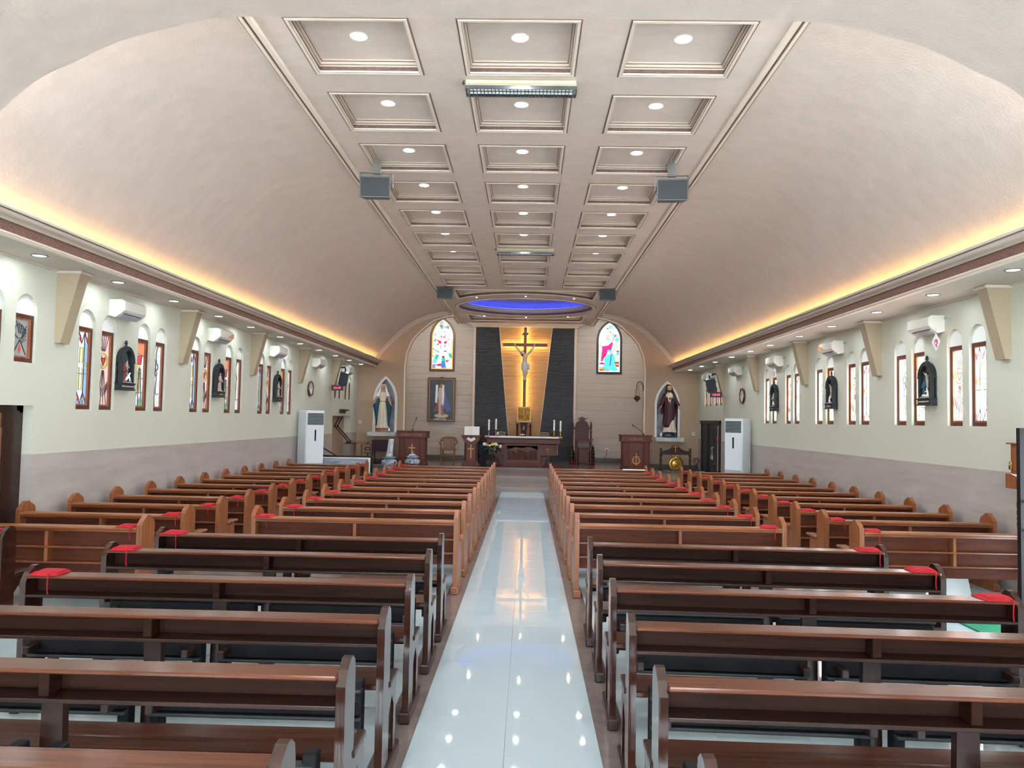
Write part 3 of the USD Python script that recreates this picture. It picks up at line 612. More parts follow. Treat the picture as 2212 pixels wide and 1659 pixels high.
LP = [('mint', [(400, 250), (560, 230), (640, 330), (520, 420), (400, 420)]), ('mint', [(860, 260), (1010, 300), (1010, 520), (900, 470), (840, 330)]), ('mint', [(400, 560), (520, 600), (540, 720), (400, 700)]), ('mint', [(880, 620), (1010, 600), (1010, 800), (900, 760)]),
  ('yellow', [(400, 860), (500, 900), (420, 950)]), ('violet', [(640, 60), (715, 0), (715, 90), (640, 110)]), ('cyan', [(620, 110), (715, 92), (715, 150), (620, 150)]), ('red', [(620, 152), (710, 152), (705, 190), (630, 195)]), ('green', [(645, 200), (712, 195), (712, 250), (650, 250)]),
  ('red', [(720, 205), (800, 205), (800, 225)]), ('blue', [(835, 150), (880, 200), (860, 260), (800, 230)]), ('blue', [(720, 330), (745, 315), (780, 330), (760, 345)]), ('red', [(500, 430), (525, 420), (522, 450)]), ('magenta', [(640, 470), (690, 440), (690, 510)]), ('magenta', [(730, 460), (760, 465), (790, 400), (780, 500), (735, 512)]),
  ('magenta', [(590, 570), (670, 600), (672, 660), (640, 670), (605, 640)]), ('magenta', [(742, 622), (830, 580), (815, 655), (760, 670)]), ('red', [(560, 700), (600, 650), (612, 680), (580, 715)]), ('orange', [(530, 550), (585, 555), (585, 600), (538, 600)]), ('violet', [(495, 530), (522, 540), (520, 600), (495, 600)]), ('orange', [(842, 522), (890, 532), (885, 566), (842, 560)]),
  ('brown', [(760, 700), (775, 700), (792, 750), (780, 755)]), ('brown', [(660, 730), (675, 720), (660, 775), (648, 775)]), ('green', [(430, 760), (490, 810), (430, 855)]), ('cyan', [(488, 830), (580, 850), (582, 880), (500, 862)]), ('brown', [(575, 882), (635, 890), (630, 905), (580, 898)]), ('blue', [(745, 868), (820, 850), (820, 885), (745, 885)]),
  ('green', [(540, 975), (612, 975), (582, 1090), (512, 1062)]), ('cyan', [(500, 1066), (580, 1092), (540, 1200), (460, 1190)]), ('violet', [(420, 1240), (540, 1240), (520, 1350), (420, 1342)]), ('magenta', [(420, 960), (505, 1030), (420, 1004)]), ('grey', [(705, 1012), (765, 1000), (772, 1048), (705, 1048)]), ('green', [(705, 1052), (775, 1052), (785, 1160), (700, 1160)]),
  ('blue', [(700, 1164), (786, 1164), (806, 1300), (695, 1308)]), ('violet', [(695, 1312), (810, 1302), (832, 1366), (695, 1366)]), ('red', [(545, 1245), (690, 1210), (690, 1282), (600, 1282)]), ('magenta', [(790, 1130), (905, 1110), (832, 1178)]), ('green', [(880, 960), (930, 930), (978, 1000), (962, 1060), (912, 1042)]), ('mint', [(820, 900), (1010, 880), (1010, 930), (870, 950)]), ('orange', [(970, 1260), (1010, 1260), (1010, 1370), (970, 1370)])]
art_window(-3.375, -2.515, 3.345, 4.50, 5.19, mk((375, 1045, 1420, -60), -3.375, -2.515, 3.345, 5.19), LP, 'frame_wood', 'art_orange', 'pointed stained-glass window with beams of green, blue and magenta, left of the slate wall')
cir = lambda u, v, r: [(u + r * math.cos(t), v + r * math.sin(t)) for t in np.linspace(0, 6.283, 9)[:-1]]
RP = [('yellow', cir(525, 190, 42)), ('yellow', cir(720, 220, 38)), ('yellow', cir(580, 360, 36)), ('yellow', cir(835, 430, 40)), ('yellow', cir(790, 620, 36)), ('yellow', cir(350, 740, 44)), ('yellow', cir(690, 860, 36)), ('yellow', cir(340, 1040, 46)), ('yellow', cir(790, 1000, 44)), ('cyan', cir(620, 190, 48)), ('cyan', cir(700, 425, 46)), ('cyan', cir(800, 540, 54)), ('mint', cir(750, 745, 70)), ('mint', cir(340, 640, 50)), ('mint', cir(345, 910, 54)), ('cyan', cir(830, 930, 44)), ('mint', cir(520, 290, 50)), ('mint', cir(450, 520, 60)), ('mint', cir(820, 1110, 60)),
  ('red', [(520, 235), (575, 235), (545, 268)]), ('magenta', [(735, 430), (765, 410), (785, 440), (760, 462)]), ('brown', [(600, 325), (640, 330), (625, 372)]), ('brown', [(505, 520), (515, 455), (550, 425), (592, 440), (592, 470), (540, 468), (520, 530)]), ('brown', [(530, 520), (580, 515), (565, 550), (545, 545)]),
  ('brown', [(738, 450), (746, 456), (672, 600), (664, 592)]), ('magenta', [(405, 740), (560, 712), (660, 612), (690, 645), (640, 835), (525, 850), (530, 940), (425, 1105), (410, 1150), (370, 1150), (398, 900)]), ('magenta', [(775, 852), (880, 850), (862, 880), (800, 886)]),
  ('magenta', [(300, 1215), (400, 1182), (490, 1222), (430, 1242), (330, 1225)]), ('orange', [(300, 1310), (430, 1335), (430, 1440), (300, 1440)]), ('brown', [(300, 1370), (430, 1380), (430, 1410), (300, 1400)]), ('orange', [(430, 1370), (600, 1400), (600, 1440), (430, 1440)]), ('brown', [(745, 1170), (880, 1170), (880, 1210), (750, 1200)]), ('orange', [(750, 1205), (880, 1215), (880, 1260), (760, 1250)]), ('brown', [(760, 1255), (880, 1265), (880, 1300), (780, 1300)]),
  ('cyan', [(545, 980), (640, 950), (680, 920), (740, 1050), (748, 1290), (822, 1390), (780, 1415), (420, 1362), (420, 1310), (500, 1200), (445, 1100)]), ('blue', [(640, 960), (660, 950), (650, 1100), (620, 1280), (600, 1280)]), ('cyan', [(520, 850), (580, 822), (640, 850), (650, 940), (620, 900), (580, 870), (540, 900)])]
art_window(2.318, 3.178, 3.345, 4.50, 5.165, mk((250, 935, 1505, 20), 2.318, 3.178, 3.345, 5.165), RP, 'iron_black', 'art_lilac', 'pointed stained-glass window with a magenta-robed and a kneeling blue figure, right of the slate wall')

# doors
D1 = thing('door_1', 'brown door in a dark frame at the left edge of the picture', kind='structure')
obj('frame', cat_([bx(XL - 0.19, XL - 0.11, 7.9, 8.0, 0, 1.775), bx(XL - 0.19, XL - 0.11, 6.9, 7.0, 0, 1.775), bx(XL - 0.19, XL - 0.11, 6.9, 8.0, 1.7, 1.775)]), 'dark_wood', D1)
obj('leaf', bx(XL - 0.17, XL - 0.13, 7.0, 7.9, 0.01, 1.7, 0.006), 'chair_wood', D1); obj('jamb_lining', bx(XL - 0.2, XL - 0.1, 7.70, 7.93, 0, 1.72), 'dark_wood', D1)
obj('door_panel', bx(XL - 0.135, XL - 0.12, 7.15, 7.75, 0.9, 1.55, 0.006), 'chair_wood', D1); obj('door_panel', bx(XL - 0.135, XL - 0.12, 7.15, 7.75, 0.15, 0.75, 0.006), 'chair_wood', D1)
obj('door_handle', tube([(XL - 0.13, 7.1, 0.85), (XL - 0.09, 7.1, 0.85), (XL - 0.09, 7.2, 0.85)], 0.01), 'chrome', D1)
D2 = thing('door_2', 'black double door with chrome handles beside the right standing air conditioner', kind='structure')
obj('frame', cat_([bx(XR - 0.02, XR + 0.1, 22.82, 22.9, 0, 1.81), bx(XR - 0.02, XR + 0.1, 20.6, 20.68, 0, 1.81), bx(XR - 0.05, XR + 0.1, 20.6, 22.9, 1.72, 1.81, 0.006)]), 'iron_black', D2)
for i, (y0, y1, dx) in enumerate(((20.68, 21.4, 0.0), (21.4, 22.1, 0.03), (22.1, 22.82, 0.0))):
    lf = obj('leaf', bx(XR + dx, XR + dx + 0.05, y0 + 0.004, y1 - 0.004, 0.28, 1.72, 0.006), 'iron_black', D2)
    obj('glass_panel', bx(XR + dx - 0.006, XR + dx + 0.002, y0 + 0.12, y1 - 0.12, 0.4, 1.6), 'grille_grey', D2)
for y in (21.32, 21.48): obj('door_handle', tube([(XR - 0.005, y, 0.72), (XR - 0.05, y, 0.75), (XR - 0.05, y, 1.05), (XR - 0.005, y, 1.08)], 0.014), 'chrome', D2)
obj('door_knob', lathe([(0, 0), (0.03, 0.005), (0.03, 0.03), (0, 0.04)], 12, (XR - 0.03, 21.32, 0.62), 'x'), 'chrome', D2)
obj('light_gap', bx(XR - 0.012, XR + 0.03, 20.9, 20.93, 0.45, 1.65), 'white_paint', D2)  # narrow strip of white paint on the door leaf
obj('sticker', bx(XR - 0.013, XR - 0.008, 20.85, 21.02, 1.28, 1.38), 'print_pink', D2); obj('sticker', bx(XR - 0.013, XR - 0.008, 21.03, 21.3, 1.29, 1.35), 'grille_grey', D2)
# opened glass door by the right wall
yd = 6.9; xd = 4.355
D3 = thing('door_3', 'open black framed glass door with chrome handles at the right edge of the picture', kind='structure')
st = sbox(xd, 0.02, XR, 1.735).difference(sbox(xd + 0.078, 0.14, XR - 0.075, 1.665))
obj('frame', prism(st, yd, yd + 0.05), 'iron_black', D3); obj('pane', bx(xd + 0.07, XR - 0.07, yd + 0.022, yd + 0.028, 0.13, 1.67), 'clear_pane', D3)
for s, n_ in ((-1, 'door_handle'), (1, 'door_handle')):
    y = yd + (0 if s < 0 else 0.05)
    obj(n_, tube(curve((xd + 0.045, y, 1.09), (xd + 0.047, y + s * 0.05, 1.085), (xd + 0.05, y + s * 0.062, 1.05), (xd + 0.05, y + s * 0.062, 0.95), (xd + 0.05, y + s * 0.062, 0.87), (xd + 0.047, y + s * 0.05, 0.84), (xd + 0.045, y, 0.835), n=24), 0.013), 'chrome', D3)
obj('lock', bx(xd + 0.03, xd + 0.05, yd - 0.004, yd, 0.75, 0.79), 'chrome', D3)
obj('hinge', cat_([bx(XR - 0.02, XR + 0.01, yd + 0.01, yd + 0.04, z_, z_ + 0.08) for z_ in (0.25, 1.45)]), 'chrome', D3)

# ================================================================== LAMPS
C = ['left', 'middle', 'right']; lamp0 = None
for r_, y in enumerate(CYN):
    for c_, x in enumerate(CX):
        at = (x, y + 0.5, ZC + 0.105); lab = f'round white LED lamp glowing in the {C[c_]} coffer of the {ORD[r_]} row from the camera'
        if lamp0 is None:
            lamp0 = thing('coffer_lamp', lab, 'lamp', at, group='LED lamps in the ceiling coffers')
            obj('rim', lathe([(0.066, 0.034), (0.066, -0.002), (0.074, -0.006), (0.082, -0.003), (0.082, 0.0), (0.07, 0.002), (0.07, 0.034)], 20), 'white_paint', lamp0, smooth=40)
            obj('diffuser', lathe([(0.066, 0.028), (0.0, 0.024)], 14), 'lamp_white', lamp0)
        else: copy(lamp0, at, label=lab)
# added fill lamps in the vault above and behind the camera
for i, (x, y) in enumerate([(-1.5, 4.2), (1.3, 4.2), (-1.5, 1.6), (1.3, 1.6), (-1.5, -1.0), (1.3, -1.0)]):
    copy(lamp0, (x, y, 4.672), label=f'added round LED fill lamp in the vault over the entrance, {ORD[i]} of six outside the picture')
d0 = None
for sg, sd in ((-1, 'left'), (1, 'right')):
    ys = [0.1, 1.58, 3.06, 4.54, 6.02, 7.5, 8.98, 10.42, 11.96, 13.38, 14.98, 16.3, 17.8, 19.36, 20.86, 22.33][::-1]
    for k, y in enumerate(ys):
        at = (-4.89 if sg < 0 else 4.69, y, ZS); lab = f'recessed round downlight in the {sd} soffit, {ORD[k]} from the front wall'
        if d0 is None:
            d0 = thing('downlight', lab, 'lamp', at, group='downlights in the side soffits')
            obj('rim', lathe([(0.058, 0.002), (0.078, 0.001), (0.08, -0.006), (0.074, -0.009), (0.06, -0.006)], 24), 'metal_grey', d0, smooth=40)
            obj('diffuser', lathe([(0.061, -0.004), (0.0, -0.009)], 14), 'lamp_down', d0)
        else: copy(d0, at, label=lab)
s0 = None
for k, (x, y) in enumerate([(-1.42, 20.50), (-.10, 20.2), (1.19, 20.45), (-1.41, 24.12), (-.10, 24.36), (1.22, 24.1)]):
    at = (x, y, ZC); lab = f'small halogen spot on the {"near" if k < 3 else "far"} side of the blue oval dome, {["left", "centre", "right"][k % 3]}'
    if s0 is None:
        s0 = thing('spotlight', lab, 'lamp', at, group='halogen spots round the oval dome')
        obj('rim', lathe([(0.018, 0.001), (0.04, 0.0), (0.04, -0.008), (0.02, -0.01)], 18), 'metal_grey', s0, smooth=40)
        obj('bulb', lathe([(0.018, -0.004), (0.012, -0.01), (0, -0.012)], 8), 'lamp_spot', s0, smooth=40)
    else: copy(s0, at, label=lab)
def fixture(y, z, x0, x1, label):
    T = thing('fluorescent_fixture', label, 'light fixture', ((x0 + x1) / 2, y, z)); w = (x1 - x0) / 2
    obj('housing', [bx(-w, w, -0.07, 0.07, -0.045, 0.0, 0.008), prism([(-0.10, -0.075), (0.10, -0.075), (0.07, -0.04), (-0.07, -0.04)], -w, w, 'x')], 'fixture_cream', T)
    obj('louvre', [bx(-w, w, -0.098, -0.09, -0.108, -0.075), bx(-w, w, 0.09, 0.098, -0.108, -0.075)] + [bx(-w + k * 2 * w / 30, -w + k * 2 * w / 30 + 0.006, -0.092, 0.092, -0.105, -0.076) for k in range(31)], 'louvre_metal', T)
    for s in (-0.04, 0.04): obj('tube', tube([(-w + .03, s, -0.088), (w - .03, s, -0.088)], 0.012), 'white_paint', T)
    obj('cord', tube(curve((-w, -0.02, -0.02), (-w - 0.03, -0.02, -0.03), (-w - 0.02, -0.03, 0.0), (-w - 0.06, -0.03, 0.015), n=12), 0.006), 'plastic_black', T)
fixture(7.33, ZC, -0.655, 0.415, 'cream fluorescent fixture with a metal louvre, nearer of the two on the ceiling')
fixture(14.62, ZC, -0.64, 0.45, 'cream fluorescent fixture on the ceiling, farther from the camera')

# ================================================================== WALL EQUIPMENT
def air_con(sg, y, label, w=0.54, art=0):
    x = XL if sg < 0 else XR; T = thing('air_conditioner', label, 'air conditioner', (x, y, 2.90)); s = -sg * 0.82
    prof = [(0, 0.02), (s * 0.10, 0.0), (s * 0.19, 0.05), (s * 0.225, 0.075), (s * 0.235, 0.11), (s * 0.228, 0.20), (s * 0.20, 0.222), (0, 0.222)]
    m = prism(prof, -w / 2, w / 2); trimesh.repair.fix_normals(m); obj('body', m, 'ac_white', T)
    obj('front_panel', bx(*sorted((s * 0.226, s * 0.242)), -w / 2 + 0.006, w / 2 - 0.006, 0.085, 0.205, 0.006), 'ac_white', T)
    m = prism([(s * 0.105, -0.004), (s * 0.185, 0.036), (s * 0.18, 0.046), (s * 0.10, 0.006)], -w / 2 + 0.06, w / 2 - 0.06); trimesh.repair.fix_normals(m); obj('outlet_flap', m, 'ac_grey', T)
    obj('outlet_slot', bx(*sorted((s * 0.186, s * 0.196)), -w / 2 + 0.05, w / 2 - 0.05, 0.046, 0.056), 'plastic_black', T)
    if art == 1:
        obj('peeling_film', [prism([(0.05, 0.10), (0.30, 0.10), (0.30, 0.19), (0.17, 0.15)], *sorted((s * 0.242, s * 0.245)), 'x')], 'print_orange', T)
    if sg > 0: obj('pipe', tube(curve((0, -w / 2 - 0.0, 0.18), (s * 0.02, -w / 2 - 0.06, 0.185), (s * 0.02, -w / 2 - 0.1, 0.16), (s * 0.0, -w / 2 - 0.13, 0.20), n=14), 0.008), 'ac_grey', T)
    return T
for b, y in enumerate((9.63, 12.6, 15.58, 18.65, 21.7)):
    air_con(-1, y, f'white split air conditioner high on the left wall, {ORD[b]} bay from the camera', art=1 if b == 1 else 0)
for b, y in enumerate((9.88, 12.93, 15.9, 18.9, 21.8)):
    air_con(1, y, f'white split air conditioner high on the right wall, {ORD[b]} bay from the camera', art=1 if b == 1 else 0)
def diamond(sg, y, z, label, c):
    x = (XL + 0.15) if sg < 0 else (XR - 0.15); T = thing('hanging_sign', label, 'sign', (x, y, z))
    r = 0.105; obj('card', prism([(0, -r), (r * .9, 0), (0, r), (-r * .9, 0)], -0.003, 0.003, 'x'), 'paper', T)
    s = -sg
    if c: 
        obj('printed_figure', [prism(Point(-0.01, -0.005).buffer(0.04).difference(Point(0.0, -0.015).buffer(0.018)), *sorted((s * .003, s * .0042)), 'x'), prism(seg((0.0, -0.04), (-.04, -.07), .02), *sorted((s * .003, s * .0042)), 'x')], 'print_pink', T)
    obj('string', tube([(0, 0, r - .005), (0, 0, r + 0.06)], 0.003), 'ac_grey', T)
diamond(1, 9.53, 2.78, 'white diamond card with a pink figure hanging under the nearest right air conditioner', 1)
diamond(1, 15.75, 2.78, 'white diamond card hanging under the right air conditioner of the third bay', 1)
diamond(-1, 16.0, 2.78, 'pale diamond card hanging under the left air conditioner of the third bay', 0)
def wall_clock(sg, y, z, label):
    x = XL if sg < 0 else XR; T = thing('wall_clock', label, 'clock', (x, y, z)); s = -sg
    obj('rim', lathe([(0.0, 0.0), (0.17, 0.0), (0.185, s * 0.03), (0.178, s * 0.055), (0.155, s * 0.05), (0.15, s * 0.03), (0, s * 0.03)], 36, ax='x'), 'clock_rim', T, smooth=40)
    obj('dial', lathe([(0, s * 0.032), (0.152, s * 0.032), (0.152, s * 0.036), (0, s * 0.036)], 36, ax='x'), 'clock_face', T)
    xs = sorted((s * 0.037, s * 0.04))
    obj('hand', prism(seg((0, 0), (0.05, 0.06), 0.012), *xs, 'x'), 'print_black', T); obj('hand', prism(seg((0, 0), (-0.02, 0.11), 0.009), *xs, 'x'), 'print_black', T)
    obj('hour_mark', [prism(seg((0.118 * math.cos(t), 0.118 * math.sin(t)), (0.14 * math.cos(t), 0.14 * math.sin(t)), 0.01), *xs, 'x') for t in np.arange(12) * math.pi / 6], 'print_black', T)
wall_clock(-1, 18.2, 2.375, 'round wall clock with a brown rim on the left wall'); wall_clock(1, 18.5, 2.40, 'round wall clock with a brown rim on the right wall')
def led_clock(x, y, z, rz, label, txt):
    T = thing('led_clock', label, 'clock', (x, y, z), rz)
    obj('case', bx(-0.15, 0.15, -0.03, 0.03, -0.07, 0.07, 0.006), 'plastic_black', T); obj('screen', bx(-0.14, 0.14, -0.034, -0.029, -0.06, 0.06), 'robe_wine', T)
    m = meshkit.text_mesh(txt, 0.05, 0.003, True); m.apply_translation((-m.bounds[:, 0].mean(), -m.bounds[:, 1].mean(), 0)); v = m.vertices; m = trimesh.Trimesh(v[:, [0, 2, 1]] * (1, -1, 1), m.faces); m.apply_translation((0, -0.034, 0)); trimesh.repair.fix_normals(m)
    obj('digits', m, 'led_red', T); obj('arm', tube([(0, 0.03, 0.0), (0.0, 0.16, 0.0)], 0.02), 'metal_grey', T)
led_clock(-4.98, 20.0, 2.475, 6, 'red LED clock on the last corbel of the left wall', '12:45'); led_clock(4.87, 20.0, 2.475, -6, 'red LED clock on the last corbel of the right wall', '12:45')
def speaker(name, label, loc, w, h, d, tilt, rz, ceil):
    T = thing(name, label, 'loudspeaker', loc, rz); R = trimesh.transformations.rotation_matrix(math.radians(tilt), (1, 0, 0))
    def t(m): m = m.copy(); m.apply_transform(R); return m
    b = trimesh.Trimesh(np.array([(sx * w / 2 * (1 if sy < 0 else 0.8), sy * d / 2, sz * h / 2) for sx in (-1, 1) for sy in (-1, 1) for sz in (-1, 1)])).convex_hull
    obj('cabinet', t(b), 'speaker_grey', T); obj('grille', t(bx(-w / 2 + 0.015, w / 2 - 0.015, -d / 2 - 0.008, -d / 2 + 0.002, -h / 2 + 0.015, h / 2 - 0.015, 0.006)), 'grille_grey', T)
    if ceil:
        obj('badge', t(bx(w / 2 - 0.07, w / 2 - 0.045, -d / 2 - 0.012, -d / 2 - 0.006, h / 2 - 0.06, h / 2 - 0.03)), 'plastic_black', T)
        top = h / 2 + 0.06
        obj('bracket', [tube([(-w / 2 - 0.012, 0, 0), (-w / 2 - 0.012, 0, top), (w / 2 + 0.012, 0, top), (w / 2 + 0.012, 0, 0)], 0.012, 6), bx(-0.05, 0.05, -0.03, 0.03, top - 0.01, ZC - loc[2] + 0.0)], 'metal_grey', T)
    else:
        obj('bracket', [tube(curve((0, 0.02, h / 2 - 0.02), (0.0, 0.03, h / 2 + 0.08), (0, 0.08, h / 2 + 0.12), n=10), 0.018, 6), bx(-0.16, 0.06, 0.06, 0.1, h / 2 + 0.09, h / 2 + 0.13)], 'plastic_black', T)
speaker('ceiling_speaker', 'grey loudspeaker hung from the ceiling edge on the left, nearer to the camera', (-1.97, 9.6, 4.63), 0.385, 0.26, 0.22, 8, 2, True)
speaker('ceiling_speaker', 'grey loudspeaker hung from the ceiling edge on the right, nearer to the camera', (1.765, 9.6, 4.64), 0.385, 0.26, 0.22, 8, -4, True)
speaker('ceiling_speaker', 'small grey loudspeaker hung by the left tip of the blue oval', (-2.10, 19.0, 4.84), 0.40, 0.27, 0.22, 4, 2, True)
speaker('ceiling_speaker', 'small grey loudspeaker hung by the right tip of the blue oval', (1.93, 19.0, 4.86), 0.40, 0.27, 0.22, 4, -4, True)
def rolled(name, label, loc, roll, rz, w, h, d):
    T = thing(name, label, 'loudspeaker', loc, rz); R = trimesh.transformations.rotation_matrix(math.radians(roll), (0, 1, 0)) @ trimesh.transformations.rotation_matrix(math.radians(14), (1, 0, 0))
    def t(m): m = m.copy(); m.apply_transform(R); return m
    obj('cabinet', t(bx(-w / 2, w / 2, -d / 2, d / 2, -h / 2, h / 2, 0.012)), 'speaker_grey', T); obj('grille', t(bx(-w / 2 + .015, w / 2 - .015, -d / 2 - .008, -d / 2 + .002, -h / 2 + .015, h / 2 - .015, .006)), 'grille_grey', T)
    sx = -1 if loc[0] < 0 else 1
    obj('bracket', [t(tube([(0, 0, h / 2), (0, 0.02, h / 2 + 0.09)], 0.02, 6)), tube([(0.03, 0.03, h / 2 + 0.08), (0.03, 0.08, h / 2 + 0.12), (sx * (abs(loc[0]) * 0 + 0.28), 0.08, h / 2 + 0.12)], 0.02, 6)], 'plastic_black', T)
rolled('wall_speaker', 'tilted grey loudspeaker on a bracket above the left LED clock', (-4.93, 20.45, 2.74), 12, 8, 0.22, 0.36, 0.2)
rolled('wall_speaker', 'tilted grey loudspeaker on a bracket above the right LED clock', (4.85, 20.45, 2.74), -12, -8, 0.24, 0.36, 0.2)
def standing_ac(x, y, rz, label):
    T = thing('standing_air_conditioner', label, 'air conditioner', (x, y, 0), rz); w, d, H = 0.45, 0.38, 1.85
    obj('body', bx(-w / 2, w / 2, 0, d, 0, H, 0.012), 'ac_body', T); obj('front', bx(-w / 2 + .012, w / 2 - .012, -0.014, 0.004, 0.02, H - .01, 0.006), 'ac_body', T)
    obj('grille_recess', bx(-w / 2 + .03, w / 2 - .03, -0.018, -0.008, 1.53, 1.79), 'plastic_black', T)
    for k in range(8): obj('slat', bx(-w / 2 + .03, w / 2 - .03, -0.026, -0.014, 1.545 + k * .031, 1.557 + k * .031, .003), 'ac_grey', T)
    obj('display', bx(-0.018, 0.018, -0.02, -0.012, 1.17, 1.42), 'plastic_black', T); obj('lower_panel', bx(-w / 2 + .02, w / 2 - .02, -0.019, -0.012, 0.03, 0.68, .003), 'ac_grey', T)
standing_ac(-4.74, 17.14, 44, 'white standing air conditioner by the left wall'); standing_ac(4.70, 17.64, -44, 'white standing air conditioner by the right wall beside the black door')
for x, z_, lab in ((-5.09, 1.575, 'small white wall switch left of the blue-mantled statue'), (5.02, 1.41, 'small white wall switch between the gong and the black door')):
    T = thing('wall_switch', lab, 'switch', (x, YF, z_)); obj('plate', bx(-0.045, 0.045, -0.02, 0.003, -0.05, 0.05, 0.004), 'white_paint', T); obj('button', bx(-0.012, 0.012, -0.026, -0.018, -0.014, 0.014), 'print_black', T)
T = thing('wall_socket', 'white wall socket with a hanging black cord right of the throne', 'socket', (2.71, YA - 0.02, 0.78)); obj('plate', bx(-0.05, 0.05, -0.03, 0.0, -0.05, 0.05, 0.004), 'white_paint', T)
obj('plug', bx(-0.02, 0.02, -0.06, -0.028, -0.03, 0.01, 0.004), 'print_black', T); obj('cord', tube(curve((0, -0.05, -0.02), (-0.02, -0.06, -0.15), (-0.06, -0.06, -0.3), (-0.16, -0.1, -0.42), n=14), 0.008), 'print_black', T)
# folding arms on the left wall recess
T = thing('wall_bracket', 'dark folding double wall bracket in the left wall recess', 'bracket', (XL + 0.0, 21.45, 1.53))
obj('rail', [bx(-0.1, 0.12, -0.30, 0.36, 0.36, 0.40), bx(0.0, 0.04, -.3, .36, 0.30, 0.34)], 'plastic_black', T)
for dy in (-0.02, 0.3):
    obj('arm', [tube([(0.03, dy, 0.36), (-0.18, dy - 0.0, -0.07)], 0.018, 6), tube([(-0.18, dy, -0.07), (0.22, dy, -0.50)], 0.018, 6), tube([(-0.16, dy, -0.11), (0.20, dy + .02, -0.50)], 0.012, 6)], 'bronze', T)
    obj('foot', [bx(0.1, 0.36, dy - .03, dy + .03, -0.56, -0.54), tube([(0.2, dy, -0.5), (0.16, dy, -0.55)], 0.025, 6)], 'plastic_black', T); obj('joint', lathe([(0, -.03), (.03, -.03), (.03, .03), (0, .03)], 10, (-0.18, dy, -0.07), 'y'), 'plastic_black', T)
# suggestion box
T = thing('suggestion_box', 'brown wooden suggestion box with a padlock on the right wall, behind the open door', 'box', (XR, 7.82, 1.14))
obj('body', bx(-0.17, 0, -0.24, 0.24, 0.0, 0.43, 0.005), 'box_wood', T); obj('lid', bx(-0.20, 0.0, -0.27, 0.27, 0.43, 0.445, 0.004), 'box_wood', T)
obj('front_tray', bx(-0.22, -0.165, -0.25, 0.25, -0.02, 0.13, 0.005), 'box_wood', T); obj('door_flap', bx(-0.178, -0.168, -0.2, 0.18, 0.16, 0.40, 0.003), 'box_wood', T)
obj('label_plate', bx(-0.184, -0.178, -0.06, 0.12, 0.24, 0.31), 'paper', T)
def wall_text(txt, hgt, loc, s, m, parent, name='lettering', bold=True):
    """text on a plane facing along s*x"""
    t = meshkit.text_mesh(txt, hgt, 0.003, bold); t.apply_translation((-t.bounds[:, 0].mean(), -t.bounds[:, 1].mean(), 0)); v = t.vertices
    v = np.stack([v[:, 2] * s, v[:, 0] * s, v[:, 1]], 1); t = trimesh.Trimesh(v, t.faces); t.apply_translation(loc); trimesh.repair.fix_normals(t); obj(name, t, m, parent)
def front_text(txt, hgt, loc, m, parent, name='lettering', bold=True, depth=0.004):
    t = meshkit.text_mesh(txt, hgt, depth, bold); t.apply_translation((-t.bounds[:, 0].mean(), -t.bounds[:, 1].mean(), 0)); v = t.vertices
    t = trimesh.Trimesh(np.stack([v[:, 0], -v[:, 2], v[:, 1]], 1), t.faces); t.apply_translation(loc); trimesh.repair.fix_normals(t); obj(name, t, m, parent)
wall_text('KOTAK', 0.018, (-0.185, 0.03, 0.292), -1, 'print_black', T); wall_text('SARAN', 0.018, (-0.185, 0.03, 0.262), -1, 'print_black', T)
obj('padlock', [bx(-0.2, -0.18, 0.19, 0.23, 0.17, 0.215, .005), tube(curve((-.19, .197, .21), (-.19, .2, .245), (-.19, .22, .245), (-.19, .223, .21), n=10), .005, 6)], 'brass', T)
obj('paper_slip', prism([(-0.12, 0.13), (0.16, 0.13), (0.02, 0.095)], -0.224, -0.2205, 'x'), 'paper', T)
obj('floor_mat', bx(3.85, 4.75, 6.1, 7.35, 0.0, 0.012, 0.003), 'mat_green', label='green mat on the floor by the open glass door', cat='mat')

